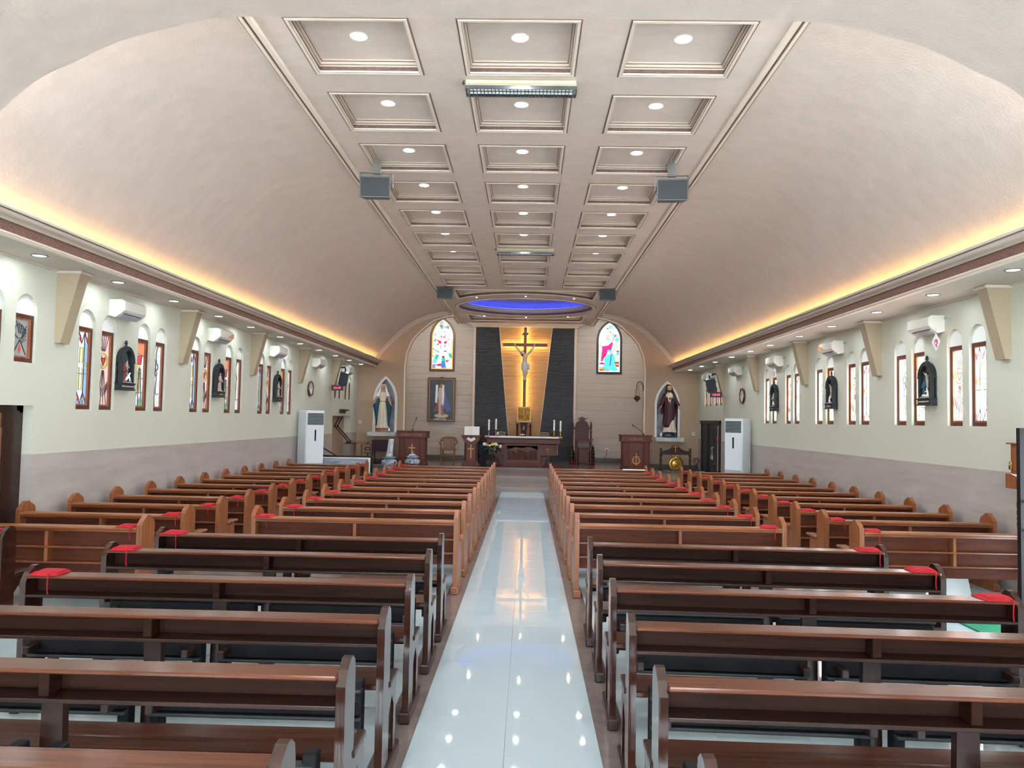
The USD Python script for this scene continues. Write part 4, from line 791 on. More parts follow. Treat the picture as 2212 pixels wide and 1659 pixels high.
# ================================================================== STATION RELIEFS
def xz(p, y0, y1): return prism(p, y0, y1, 'y')
def small_figure(T, pose, x, z, h, skin='figure_stone', robe='figure_stone', y=-0.07, face=1, hair='hair_dark'):
    """a carved figure about h tall; pose: stand, kneel, fall, cross"""
    s = h; P = lambda a, b, c=0: (x + face * a * s, y + c * s, z + b * s)
    if pose == 'stand':
        bs = [(P(0, .04), .10 * s, P(0, .45), .10 * s), (P(0, .45), .10 * s, P(.02, .74), .11 * s), (P(.02, .76), .05 * s, P(.03, .86), .05 * s), (P(.03, .9), .07 * s, P(.04, .94), .065 * s), (P(-.1, .74), .05 * s, P(-.16, .56, -.05), .04 * s), (P(-.16, .56, -.05), .04 * s, P(.0, .52, -.16), .03 * s), (P(.12, .74), .05 * s, P(.18, .56, -.05), .04 * s), (P(.18, .56, -.05), .04 * s, P(.08, .48, -.16), .03 * s), (P(-.07, .04), .06 * s, P(-.07, .02, -.1), .04 * s), (P(.07, .04), .06 * s, P(.07, .02, -.1), .04 * s)]
        head = P(.03, .93)
    elif pose == 'kneel':
        bs = [(P(.18, .06), .09 * s, P(-.12, .08), .10 * s), (P(-.12, .1), .11 * s, P(-.02, .42), .11 * s), (P(-.02, .42), .1 * s, P(.10, .66), .10 * s), (P(.12, .7), .05 * s, P(.16, .76), .05 * s), (P(.18, .82), .075 * s, P(.2, .85), .07 * s), (P(.12, .62), .05 * s, P(.3, .45, -.05), .04 * s), (P(.3, .45, -.05), .04 * s, P(.38, .56, -.06), .03 * s), (P(.0, .14), .09 * s, P(.22, .2, -.06), .08 * s), (P(.22, .2, -.06), .08 * s, P(.24, .04, -.06), .06 * s)]
        head = P(.19, .84)
    elif pose == 'fall':
        bs = [(P(-.45, .08), .09 * s, P(-.1, .14), .11 * s), (P(-.1, .14), .12 * s, P(.15, .38), .12 * s), (P(.15, .38), .11 * s, P(.3, .52), .10 * s), (P(.33, .56), .05 * s, P(.38, .6), .05 * s), (P(.42, .64), .08 * s, P(.44, .66), .075 * s), (P(.28, .5), .05 * s, P(.42, .26, -.06), .045 * s), (P(.42, .26, -.06), .045 * s, P(.5, .05, -.06), .03 * s), (P(.2, .46), .05 * s, P(.24, .3, -.1), .04 * s), (P(.24, .3, -.1), .04 * s, P(.2, .06, -.12), .03 * s)]
        head = P(.43, .66)
    else:
        bs = [(P(0, .05), .04 * s, P(0, .28), .06 * s), (P(.03, .05), .04 * s, P(.04, .28), .06 * s), (P(.02, .28), .075 * s, P(0, .5), .08 * s), (P(0, .5), .08 * s, P(0, .68), .10 * s), (P(0, .7), .04 * s, P(-.02, .78, -.03), .045 * s), (P(-.03, .83, -.04), .065 * s, P(-.04, .86, -.04), .06 * s), (P(-.08, .7), .04 * s, P(-.26, .86), .03 * s), (P(-.26, .86), .03 * s, P(-.38, .96), .025 * s), (P(.08, .7), .04 * s, P(.26, .86), .03 * s), (P(.26, .86), .03 * s, P(.38, .96), .025 * s)]
        head = P(-.035, .85, -.04)
    obj('figure', bones(bs, 10, smooth=3), robe, T, smooth=60)
    obj('hair', bones([((head[0], head[1] + .03 * s, head[2] + .02 * s), .068 * s, (head[0] - face * .03 * s, head[1] + .05 * s, head[2] - .07 * s), .05 * s)], 8, smooth=0), hair, T, smooth=60)
def relief_cross(T, x, z, h, tilt, y=-0.05):
    R = lambda a, b: (x + a * math.cos(tilt) - b * math.sin(tilt), z + a * math.sin(tilt) + b * math.cos(tilt))
    obj('carved_cross', xz(unary_union([seg(R(0, 0), R(0, h), .028), seg(R(-h * .3, h * .72), R(h * .3, h * .72), .028)]), y, y + 0.025), 'frame_wood', T)
def station(sg, y, label, build, txt):
    x = XL if sg < 0 else XR; T = thing('station_relief', label, 'relief', (x, y, 2.005), 90 if sg < 0 else -90)
    def ar(w, zs, za, z0=0.0): return Polygon(pointed(-w, w, z0, zs, za, 10))
    out, inn = ar(0.15, 0.37, 0.553, 0.08), ar(0.122, 0.36, 0.512, 0.10)
    obj('back_panel', xz(out, -0.03, 0.0), 'patina', T); obj('shell', xz(out.difference(inn), -0.085, -0.02), 'patina', T)
    obj('rib', [xz(out.buffer(0.008).difference(out.buffer(-0.012)).intersection(sbox(-1, .36, 1, 1)), -0.09, -0.075), xz(out.buffer(0.006).difference(out.buffer(-0.01)).intersection(sbox(-1, .36, 1, 1)), -0.06, -0.05)], 'patina', T)
    obj('dome_back', xz(ar(0.085, 0.37, 0.5, 0.33), -0.036, -0.028), 'patina_teal', T)
    obj('base', [bx(-0.165, 0.165, -0.105, 0, 0.0, 0.018, .004), bx(-0.157, 0.157, -0.095, 0, 0.016, 0.085, .004), bx(-0.168, 0.168, -0.108, 0, 0.08, 0.095, .004)], 'patina', T)
    obj('column_cap', [bx(s * .14 - .02, s * .14 + .02, -0.095, -0.02, 0.35, 0.368, .004) for s in (-1, 1)], 'patina', T)
    obj('finial', [lathe([(0, .535), (.04, .54), (.03, .565), (.014, .572), (.014, .59), (.026, .60), (.012, .615), (.02, .625), (0, .645)], 12, (0, -.045, 0)), bx(-.03, .03, -.056, -.034, .596, .61, .004)], 'patina', T, smooth=40)
    front_text(txt, 0.017, (0, -0.0965, 0.05), 'letter_pale', T)
    obj('ledge', bx(-0.12, 0.12, -0.085, -0.03, 0.095, 0.112, .006), 'figure_stone', T)
    build(T)
def st_fall(T):
    relief_cross(T, 0.02, 0.16, 0.27, 0.6); small_figure(T, 'fall', 0.015, 0.112, 0.17, robe='petal_white', y=-.06); small_figure(T, 'stand', -0.05, 0.112, 0.26, robe='figure_red', y=-.05); small_figure(T, 'stand', 0.04, 0.2, 0.19, y=-.04)
def st_two(T):
    small_figure(T, 'stand', 0.02, 0.112, 0.30, y=-.055); small_figure(T, 'kneel', -0.05, 0.112, 0.17, y=-.06); relief_cross(T, 0.05, 0.13, 0.28, -0.25)
def st_carry(T):
    small_figure(T, 'stand', 0.02, 0.13, 0.29, y=-.055); relief_cross(T, 0.0, 0.16, 0.27, 0.45); obj('rock', bx(-.06, .08, -.085, -.03, .11, .145, .012), 'rock_pink', T)
def st_cruc(T):
    relief_cross(T, 0.025, 0.13, 0.34, 0); small_figure(T, 'cross', 0.025, 0.2, 0.24, y=-.055); small_figure(T, 'kneel', 0.05, 0.112, 0.13, robe='petal_white', y=-.065, face=-1); small_figure(T, 'stand', -0.06, 0.112, 0.24, robe='patina_teal', y=-.05); obj('skirt', bx(-.08, .0, -.08, -.04, .112, .145, .01), 'petal_white', T)
def st_raise(T):
    relief_cross(T, -0.03, 0.13, 0.32, -0.3); small_figure(T, 'cross', 0.015, 0.18, 0.25, y=-.055); small_figure(T, 'kneel', -0.04, 0.112, 0.15, robe='petal_white', y=-.06)
def st_group(T):
    small_figure(T, 'stand', -0.03, 0.13, 0.25, y=-.055); small_figure(T, 'fall', 0.02, 0.112, 0.17, robe='petal_white', y=-.06, face=-1); small_figure(T, 'stand', 0.05, 0.112, 0.21, robe='figure_red', y=-.045)
station(-1, 9.72, 'dark arched relief of a fallen white-robed figure under a cross, nearest on the left wall', st_fall, 'YESUS JATUH KETIGA KALI')
station(-1, 12.70, 'dark arched relief with a standing and a kneeling pale figure, second on the left wall', st_two, 'YESUS JATUH')
station(-1, 15.72, 'dark arched relief with one pale figure carrying a cross, third on the left wall', st_carry, 'YESUS')
station(1, 9.95, 'dark arched relief of a crucifixion with a kneeling figure, nearest on the right wall', st_cruc, 'YESUS WAFAT DI SALIB')
station(1, 13.05, 'dark arched relief of a slanted cross with two figures, second on the right wall', st_raise, 'YESUS DISALIB')
station(1, 16.05, 'dark arched relief with a tight group of figures, third on the right wall', st_group, 'YESUS')

# ================================================================== STATUES
def face_parts(T, c, r, tilt=0, beard=False):
    x, y, z = c
    obj('eye', [lathe([(0, -r * .09), (r * .13, 0), (0, r * .09)], 8, (x + s * r * .36, y - r * .84, z + r * .08)) for s in (-1, 1)], 'hair_dark', T)
    obj('mouth', bones([((x - r * .2, y - r * .86, z - r * .5), r * .07, (x + r * .2, y - r * .86, z - r * .5), r * .07)], 8, smooth=0), 'heart_red', T)
def statue(kind, cx, base_z, top_z, label):
    T = thing('statue', label, 'statue', (cx, YF - 0.10, base_z)); H = top_z - base_z; F = 0.115 if kind == 'm' else 0.15; h = H - F   # F: base height
    Zf = lambda v: F + v * h; r = h * 0.058
    hw = 0.305 if kind == 'm' else 0.31; hz = Zf(0.545) if kind == 'm' else Zf(0.53)
    headz = Zf(0.925); hc = (0, -0.03, headz)
    arms = []
    for s in (-1, 1):
        sh = (s * .115, 0, Zf(.79)); el = (s * .205, -.03, Zf(.63)); wr = (s * (hw - .05), -.14, hz + .02)
        arms += [(sh, .045, el, .036), (el, .036, wr, .022)] + hand(wr, (s * .55, -.35, -.75), (0, 1, -.3) if s > 0 else (0, -1, .3), 1 if s < 0 else 1, 0.95, 0.2)
    bs = [((0, 0, Zf(.5)), .09, (0, 0, Zf(.74)), .10), ((-.1, 0, Zf(.79)), .05, (.1, 0, Zf(.79)), .05), ((0, 0, Zf(.8)), .05, hc, .04), ((0, -.03, headz - r * .35), r * .78, (0, -.02, headz + r * .35), r), ((0, -.03 - r * .85, headz + r * .1), r * .12, (0, -.03 - r * 1.02, headz - r * .15), r * .16)]
    bs += [((s * .05, -.05, Zf(.02)), .035, (s * .045, -.02, Zf(.5)), .04) for s in (-1, 1)] + [((s * .05, -.06, Zf(.02)), .032, (s * .06, -.14, Zf(.012)), .022) for s in (-1, 1)]
    for s in (-1, 1): bs.append(((s * r * .98, -.02, headz + r * .1), r * .12, (s * r * .98, -.02, headz - r * .15), r * .1))
    obj('body', bones(bs + arms, 14, smooth=4), 'skin', T, smooth=60)
    face_parts(T, (0, -.025, headz), r)
    if kind == 'm':
        obj('mound', loft([(0, 0, 0, .21, .13), (.03, 0, 0, .215, .14), (.07, 0, 0, .19, .12), (.105, 0, -.01, .14, .10), (.12, 0, -.01, .06, .05)], 28, 5, .05), 'rock_pink', T, smooth=50)
        obj('dress', loft([(Zf(0.0), 0, -.02, .185, .12), (Zf(.03), 0, -.02, .18, .12), (Zf(.15), 0, -.02, .15, .11), (Zf(.35), 0, -.02, .128, .105), (Zf(.5), 0, -.02, .118, .10), (Zf(.605), 0, -.02, .095, .085, .4), (Zf(.63), 0, -.02, .098, .088, .3), (Zf(.72), 0, -.02, .115, .10, .3), (Zf(.79), 0, -.01, .12, .085, .2), (Zf(.83), 0, -.01, .06, .05, 0)], 56, 11, .05), 'robe_ivory', T, smooth=60)
        obj('belt', loft([(Zf(.60), 0, -.02, .102, .092), (Zf(.628), 0, -.02, .102, .092)], 28), 'gold_paint', T)
        # mantle: an open cape from the shoulders, spread on both arms down to the hem
        for s in (-1, 1):
            sec = []
            for v, xi, xo, yb in ((.82, .04, .09, .05), (.79, .07, .155, .06), (.72, .09, .20, .05), (.62, .115, .27, .0), (.56, .135, .285, -.04), (.5, .14, .275, -.02), (.35, .14, .235, .02), (.2, .14, .2, .03), (.06, .145, .17, .03)):
                sec.append((Zf(v), s * (xi + xo) / 2, yb - .01, (xo - xi) / 2 + .012, .075, 1))
            obj('mantle', loft(sec[::-1], 36, 5, .07, seed=4 + s), 'robe_blue', T, smooth=60)
            obj('mantle_trim', tube([(s * (xo + .004), yb - .06, Zf(v)) for v, xo, yb in ((.72, .2, .05), (.62, .27, 0), (.56, .285, -.04))], .008, 6), 'gold_paint', T)
        obj('mantle_back', loft([(Zf(.04), 0, .05, .19, .06), (Zf(.3), 0, .05, .19, .06), (Zf(.55), 0, .05, .2, .06), (Zf(.8), 0, .04, .13, .06), (Zf(.84), 0, .03, .06, .04)], 36, 7, .05), 'robe_blue', T, smooth=60)
        obj('veil', [loft([(headz - r * 3.3, s * r * 1.9, -.01, r * .85, r * .9), (headz - r * 2.4, s * r * 1.75, -.01, r * .75, r * .8), (headz - r * 1.2, s * r * 1.35, 0, r * .5, r * .8), (headz, s * r * 1.15, .005, r * .35, r * .9), (headz + r * .8, s * r * .75, .01, r * .3, r * .8)], 20, 3, .08) for s in (-1, 1)] + [bones([((-r * .6, .0, headz + r * .95), r * .55, (r * .6, .0, headz + r * .95), r * .55), ((0, .03, headz + r * .5), r * 1.1, (0, .04, headz - r * .8), r * .95)], 14, smooth=2)], 'white_cloth', T, smooth=60)
        obj('hair', bones([((-r * .62, -.045, headz + r * .7), r * .22, (r * .62, -.045, headz + r * .7), r * .22), ((-r * .85, -.035, headz + r * .5), r * .2, (-r * .95, -.03, headz - r * .5), r * .16), ((r * .85, -.035, headz + r * .5), r * .2, (r * .95, -.03, headz - r * .5), r * .16)], 10, smooth=0), 'hair_dark', T, smooth=60)
    else:
        obj('plinth', [bx(-.22, .22, -.13, .13, 0, .04, .01), loft([(.035, 0, 0, .20, .12), (.08, 0, 0, .19, .12), (.12, 0, -.01, .15, .10), (.15, 0, -.01, .08, .06)], 28, 6, .04)], 'paint_dark', T, smooth=40)
        obj('tunic', loft([(Zf(0), 0.02, -.02, .20, .12), (Zf(.03), 0.02, -.02, .19, .12), (Zf(.12), .01, -.02, .165, .115), (Zf(.3), 0, -.02, .14, .11), (Zf(.6), 0, -.02, .12, .10), (Zf(.79), 0, -.01, .12, .085), (Zf(.84), 0, -.01, .055, .05)], 56, 10, .05), 'robe_ivory', T, smooth=60)
        obj('wrap', loft([(Zf(.10), -.075, -.01, .085, .13), (Zf(.16), -.05, -.01, .125, .135), (Zf(.24), -.02, -.015, .16, .135), (Zf(.36), .0, -.015, .165, .13), (Zf(.5), 0, -.015, .16, .125), (Zf(.62), 0, -.01, .16, .115), (Zf(.72), 0, 0, .165, .10), (Zf(.8), 0, .01, .13, .08), (Zf(.84), 0, .02, .07, .05)], 56, 9, .045, seed=9), 'robe_wine', T, smooth=60)
        for s in (-1, 1):
            obj('sleeve', bones([((s * .12, .0, Zf(.79)), .06, (s * .2, -.02, Zf(.65)), .06), ((s * .2, -.02, Zf(.65)), .06, (s * .25, -.09, Zf(.58)), .065), ((s * .22, .0, Zf(.6)), .05, (s * .22, .02, Zf(.40)), .03)], 14, smooth=3), 'robe_wine', T, smooth=60)
        obj('chest', loft([(Zf(.62), -.01, -.075, .03, .04), (Zf(.68), -.01, -.08, .055, .045), (Zf(.75), 0, -.07, .065, .045), (Zf(.79), 0, -.05, .045, .045)], 24), 'robe_ivory', T, smooth=60)
        obj('heart', [bones([((-.012, -.135, Zf(.715)), .022, (.012, -.135, Zf(.715)), .022), ((0, -.135, Zf(.715)), .024, (0, -.13, Zf(.675)), .008)], 12, smooth=0)], 'heart_red', T, smooth=60)
        obj('lining', bones([((-.09, -.1, Zf(.5)), .03, (.1, -.09, Zf(.62)), .04), ((.1, -.09, Zf(.62)), .04, (.13, -.03, Zf(.72)), .03)], 12, smooth=0), 'robe_green', T, smooth=60)
        obj('hair', bones([((0, .002, headz + r * .6), r * 1.07, (0, .03, headz - r * .4), r * .95), ((-r * .55, -.03, headz + r * .85), r * .42, (r * .55, -.03, headz + r * .85), r * .42)] + [((s * r * .7, -.02, headz + r * .5), r * .45, (s * r * 1.15, -.01, headz - r * 1.0), r * .38) for s in (-1, 1)] + [((s * r * 1.15, -.01, headz - r * 1.0), r * .38, (s * r * 1.25, -.01, headz - r * 1.9), r * .25) for s in (-1, 1)], 12, smooth=1), 'hair_dark', T, smooth=60)
        obj('beard', bones([((-r * .45, -.05, headz - r * .75), r * .28, (r * .45, -.05, headz - r * .75), r * .28), ((0, -.06, headz - r * .85), r * .42, (0, -.065, headz - r * 1.35), r * .2)], 12, smooth=0), 'hair_dark', T, smooth=60)
    return T
statue('m', -4.385, 1.285, 2.72, 'statue of a veiled woman in a blue mantle and ivory dress with open hands')
statue('j', 4.262, 1.295, 2.86, 'statue of a bearded long-haired man in wine-red robes with a heart on the chest')
for x, z_, lab in ((-4.16, 1.285, 'white candle cup at the feet of the blue-mantled statue'), (4.01, 1.295, 'white candle cup at the feet of the wine-robed statue')):
    T = thing('candle_cup', lab, 'candle', (x, YF - 0.22, z_)); obj('cup', lathe([(0, 0), (.035, 0), (.04, .02), (.038, .035), (0, .035)], 16), 'porcelain_green', T); obj('candle', lathe([(0, .03), (.03, .03), (.03, .12), (.02, .125), (0, .12)], 16), 'candle_wax', T)

# crucifix with amber light strips on its back
T = thing('crucifix', 'tall brown wooden crucifix lit from behind on the gold stone wall', 'crucifix', (-0.115, 25.98, 0))
obj('upright', bx(-0.047, 0.047, -0.03, 0.03, 1.98, 4.865, .004), 'cross_wood', T); obj('crossbeam', bx(-0.755, 0.755, -0.034, 0.026, 4.22, 4.325, .004), 'cross_wood', T)
obj('name_plate', [bx(-.085, .085, -.045, -.03, 4.60, 4.68, .004), bx(-.1, -.07, -.045, -.03, 4.59, 4.65), bx(.07, .1, -.045, -.03, 4.63, 4.69)], 'frame_wood', T); obj('foot_rest', bx(-.06, .06, -.11, -.03, 3.03, 3.10, .006), 'cross_wood', T)
obj('standoff', [bx(-.02, .02, .03, .2, z_, z_ + .04) for z_ in (2.2, 3.3, 4.27)], 'iron_black', T)
obj('light_strip', [bx(-.038, -.03, .031, .037, 2.0, 4.2), bx(.03, .038, .031, .037, 2.0, 4.2), bx(-.038, -.03, .031, .037, 4.34, 4.85), bx(.03, .038, .031, .037, 4.34, 4.85), bx(-.74, -.06, .027, .033, 4.235, 4.243), bx(.06, .74, .027, .033, 4.235, 4.243), bx(-.74, -.06, .027, .033, 4.302, 4.31), bx(.06, .74, .027, .033, 4.302, 4.31)], 'cross_amber', T)
r = .062; hc = (-.075, -.15, 3.985)
bs = [((-.02, -.085, 3.55), .075, (-.005, -.09, 3.72), .07), ((-.005, -.09, 3.72), .07, (0, -.095, 3.9), .09), ((-.075, -.085, 3.93), .048, (.075, -.085, 3.94), .048), ((0, -.09, 3.95), .04, (-.06, -.135, 3.97), .038), ((hc[0], hc[1], hc[2] + .01), r, (hc[0] - .01, hc[1] - .015, hc[2] - .04), r * .75), ((hc[0] - .015, hc[1] - .055, hc[2]), .01, (hc[0] - .02, hc[1] - .065, hc[2] - .02), .012)]
for s, hx in ((-1, -.365), (1, .325)):
    el = (s * .21, -.085, 4.07); wr = (hx - s * .02, -.06, 4.24); bs += [((s * .1, -.085, 3.95), .042, el, .033), (el, .033, wr, .02)] + hand(wr, (s * .25, -.1, 1), (1, 0, -.25 * s), -s, .62, .5)
for s in (-1, 1): bs += [((s * .045, -.09, 3.56), .065, (s * .045 + .012, -.125, 3.33), .046), ((s * .045 + .012, -.125, 3.33), .046, (s * .02, -.085, 3.14), .026), ((s * .02, -.085, 3.14), .026, (s * .018, -.13, 3.07), .018)]
obj('corpus', bones(bs, 14, smooth=4), 'skin_pale', T, smooth=60)
obj('loincloth', loft([(3.40, 0.0, -.10, .10, .075), (3.46, 0, -.10, .115, .085), (3.56, -.005, -.09, .115, .09), (3.66, -.01, -.09, .095, .085), (3.69, -.01, -.09, .085, .078)], 40, 7, .06), 'loin_grey', T, smooth=60)
obj('cloth_knot', bones([((.09, -.12, 3.63), .03, (.13, -.11, 3.55), .035), ((.13, -.11, 3.55), .035, (.135, -.1, 3.44), .02)], 12, smooth=0), 'loin_grey', T, smooth=60)
obj('hair', bones([((hc[0] + .01, hc[1] + .02, hc[2] + .025), .062, (hc[0] + .02, hc[1] + .03, hc[2] - .05), .05), ((hc[0] - .04, hc[1], hc[2] - .01), .035, (hc[0] - .03, hc[1] - .01, hc[2] - .09), .022), ((hc[0] - .01, hc[1] - .05, hc[2] - .06), .028, (hc[0] - .015, hc[1] - .055, hc[2] - .09), .016)], 12, smooth=0), 'hair_dark', T, smooth=60)

# ================================================================== SANCTUARY FURNITURE
PZ = 0.35
def cross2(h, w, t): return unary_union([seg((0, 0), (0, h), t), seg((-w / 2, h * .68), (w / 2, h * .68), t)])
# altar
T = thing('altar', 'long carved reddish-brown wooden altar with a relief panel and crosses', 'altar', (-0.12, 22.62, PZ))
obj('table_top', [bx(-1.12, 1.16, 0.0, .75, .82, .875, .008), bx(-1.06, 1.1, 0.03, .72, .70, .82, .006), bx(-1.1, 1.13, 0.01, .74, .685, .705, .005)], 'altar_wood', T)
obj('centre_block', bx(-.56, .54, .12, .62, .06, .69, .006), 'altar_wood', T)
obj('relief_frame', xz(sbox(-.56, .10, .54, .66).difference(sbox(-.47, .2, .45, .62)), .08, .13), 'altar_wood', T)
obj('moulded_base', [bx(-.60, .58, .05, .66, 0, .05, .008), bx(-.57, .55, .07, .64, .045, .10, .008)], 'altar_wood', T)
rr = random.Random(5); rel = []
for k in range(13):
    x = -.41 + k * .067; hh = .15 + rr.uniform(-.02, .05); rel += [bones([((x, .13, .24), .034, (x + rr.uniform(-.015, .015), .12, .24 + hh), .03)], 8, smooth=0), bones([((x, .11, .27 + hh), .024, (x, .11, .285 + hh), .022)], 8, smooth=0)]
obj('carved_relief', rel + [bx(-.46, .44, .115, .14, .2, .24, .006), prism([(-.46, .5), (-.2, .58), (0, .55), (.2, .6), (.44, .5), (.44, .62), (-.46, .62)], .12, .14)], 'carved_wood', T, smooth=50)
for s in (-1, 1):
    cx = s * .76 - .005
    obj('side_box', bx(cx - .24, cx + .24, .14, .6, .33, .67, .006), 'altar_wood', T)
    obj('side_panel_frame', xz(sbox(cx - .22, .35, cx + .22, .65).difference(sbox(cx - .17, .385, cx + .17, .615)), .12, .145), 'altar_wood', T)
    c = affinity.translate(cross2(.15, .11, .016), cx - .02, .42); obj('gold_cross', xz(c, .125, .145), 'gold_cross', T)
    obj('side_leg', xz([(cx - s * .2, .33), (cx + s * .08, .33), (cx - s * .02, .25), (cx - s * .1, .14), (cx - s * .16, .0), (cx - s * .2, .0)], .2, .5), 'carved_wood', T)
obj('medallion', [xz(affinity.scale(Point(0, .76).buffer(1, 16), .07, .04), .015, .035), xz(seg((-.28, .76), (-.1, .76), .014), .018, .035), xz(seg((.1, .76), (.28, .76), .014), .018, .035)], 'carved_wood', T)
obj('side_stay', [tube([(1.02, .16, .36), (1.02, .16, .67)], .014), tube([(1.02, .5, .36), (1.02, .5, .67)], .014)], 'gold_paint', T)
cl = bx(-1.13, 1.17, -.012, .76, .874, .886, .004)
obj('altar_cloth', [cl, bx(-1.0, 1.05, -.016, -.006, .85, .886, .003)], 'white_cloth', label='white cloth lying over the altar table top', cat='cloth')
pr = stage.GetPrimAtPath('/World/altar_cloth'); UsdGeom.Xformable(pr).AddTranslateOp().Set((-0.12 * S, 22.62 * S, PZ * S))
AZ = PZ + .886
for k, (x, yy, hh) in enumerate([(-1.135, 22.85, .10), (-.925, 22.85, .155), (.80, 22.85, .16), (.99, 22.85, .10)]):
    T = thing('candle_holder', f'white altar candle on a slim metal holder, {ORD[k]} from the left', 'candle', (x, yy, AZ))
    st = .12 + hh * .4
    obj('holder', lathe([(0, 0), (.055, 0), (.05, .012), (.018, .03), (.011, .05), (.011, st), (.05, st + .01), (.052, st + .018), (0, st + .018)], 18), 'brass' if k > 1 else 'metal_grey', T, smooth=40)
    obj('candle', lathe([(0, st + .018), (.028, st + .018), (.028, st + .32), (.02, st + .33), (0, st + .325)], 16), 'candle_wax', T)
    obj('wick', tube([(0, 0, st + .32), (.002, 0, st + .345)], .003, 5), 'print_black', T)
T = thing('altar_cross', 'small metal cross standing on the middle of the altar cloth', 'cross', (-.135, 22.9, AZ)); obj('foot', lathe([(0, 0), (.03, 0), (.02, .012), (.006, .02), (0, .02)], 14), 'metal_grey', T); obj('cross', xz(cross2(.09, .14, .012), -.005, .005), 'metal_grey', T)
T = thing('altar_bell', 'small white bell with a brown foot on the altar behind the flowers', 'bell', (-.86, 22.75, AZ)); obj('foot', lathe([(0, 0), (.02, 0), (.012, .03), (.012, .06), (0, .06)], 12), 'chair_wood', T); obj('bell', lathe([(.026, .055), (.024, .08), (.018, .11), (.006, .125), (0, .126)], 14), 'candle_wax', T, smooth=40)
T = thing('tabernacle', 'square gilded relief panel of the tabernacle below the crucifix', 'tabernacle', (-.11, 25.5, 0))
z0 = 1.66
obj('box', bx(-.215, .215, 0, .3, z0, z0 + .50, .006), 'gold_relief', T); obj('rim', xz(sbox(-.22, z0 - .005, .22, z0 + .505).difference(sbox(-.195, z0 + .02, .195, z0 + .48)), -.03, .01), 'gold_paint', T)
rr = random.Random(9); sh = []
for k in range(26):
    a = rr.uniform(-.16, .16); b = z0 + rr.uniform(.05, .44); t = rr.uniform(0, 3.1); l = rr.uniform(.04, .1)
    sh.append(bones([((a, -.005, b), rr.uniform(.012, .022), (a + l * math.cos(t), -.012, b + l * math.sin(t)), .012)], 8, smooth=0))
obj('relief', sh + [xz(affinity.translate(cross2(.2, .12, .02), 0, z0 + .26), -.02, .0)], 'gold_relief', T, smooth=60)
T = thing('tabernacle_stand', 'dark wooden stand under the gilded tabernacle', 'table', (-.11, 25.42, PZ)); zt = 1.66 - PZ
obj('top', [bx(-.28, .28, 0, .46, zt - .04, zt, .01), bx(-.25, .25, .03, .43, zt - .07, zt - .04, .006)], 'dark_wood', T)
for s in (-1, 1):
    for y_ in (.06, .38): obj('leg', lathe([(0, 0), (.035, 0), (.03, .3), (.022, .6), (.032, .8), (.025, 1.0), (.035, zt - .07), (0, zt - .07)], 12, (s * .215, y_, 0)), 'dark_wood', T)
T = thing('hanging_cloth', 'purple cloth with a pale letter monogram hanging from the tabernacle stand', 'cloth', (-.11, 25.4, 0))
obj('cloth', xz([(-.125, 1.645), (.125, 1.645), (.075, 1.2), (-.075, 1.2)], -.012, 0), 'purple_cloth', T)
obj('monogram', xz(unary_union([LineString(curve((-.02, 1.40), (-.02, 1.5), (0.0, 1.535), (.025, 1.51), (.0, 1.475), (-.02, 1.47), n=16)).buffer(.006), seg((-.015, 1.47), (.035, 1.39), .012), seg((.02, 1.47), (-.045, 1.39), .012)]), -.016, -.011), 'letter_pale', T)
# gilded chairs behind the altar
for k, x in enumerate((-.82, .56)):
    T = thing('gilded_chair', f'gilded chair with a dark back standing behind the altar, {"left" if k == 0 else "right"}', 'chair', (x, 24.3, PZ))
    w = .125; obj('back_frame', [tube([(-w, 0, .35), (-w, 0, .97)], .015), tube([(w, 0, .35), (w, 0, .97)], .015), tube([(-w - .01, 0, .97), (0, 0, .985), (w + .01, 0, .97)], .018)], 'gold_paint', T); obj('back_pad', bx(-.11, .11, -.005, .015, .55, .95, .006), 'slate' if 0 else 'paint_dark', T)
    obj('seat', bx(-.15, .15, -.28, .02, .34, .38, .01), 'carpet_red', T)
    for a in (-1, 1):
        for y_ in (-.26, 0): obj('leg', tube([(a * .13, y_, 0), (a * .13, y_, .35)], .014), 'gold_paint', T)
obj('floor_carpet', bx(-.95, 1.0, 22.5, 23.6, PZ, PZ + .012, .003), 'carpet_red', label='dark red carpet under the altar', cat='carpet')
# ambo with an open book
T = thing('ambo', 'carved wooden ambo with a tall gold cross left of the altar', 'lectern', (-1.65, 22.75, PZ))
obj('base', [bx(-.27, .27, 0, .42, 0, .06, .008), bx(-.235, .235, .02, .40, .055, .12, .01)], 'lectern_wood', T)
obj('column', [bx(-.2, .2, .04, .38, .11, .70, .01), xz(sbox(-.2, .12, .2, .7).difference(sbox(-.14, .17, .14, .66)), .025, .045)], 'lectern_wood', T)
obj('capital', [prism([(-.2, .70), (.2, .70), (.28, .86), (-.28, .86)], .01, .4), bx(-.3, .3, -.02, .42, .86, .89, .008)], 'lectern_wood', T)
obj('carved_column', [lathe([(0, 0.14)] + [(.022 + .006 * (k % 2), .15 + k * .022) for k in range(24)] + [(0, .69)], 10, (s * .165, .03, 0)) for s in (-1, 1)], 'carved_wood', T)
obj('gold_cross', xz(affinity.translate(cross2(.41, .18, .032), 0, .22), .01, .03), 'gold_cross', T)
ap = prism([(-.135, .78), (-.09, .845), (0, .80), (.09, .845), (.135, .78), (0, .70)], -.012, .008); obj('open_book_emblem', ap, 'paper', T)
T = thing('open_book', 'large open white book lying on the ambo', 'book', (-1.64, 22.8, PZ + .89))
for s in (-1, 1):
    m = bx(*sorted((0, s * .225)), -.012, .02, .0, .29, .004); m.apply_transform(trimesh.transformations.rotation_matrix(math.radians(-24), (1, 0, 0)) @ trimesh.transformations.rotation_matrix(math.radians(s * 6), (0, 0, 1))); m.apply_translation((0, .02, .005)); obj('page_block', m, 'paper', T)
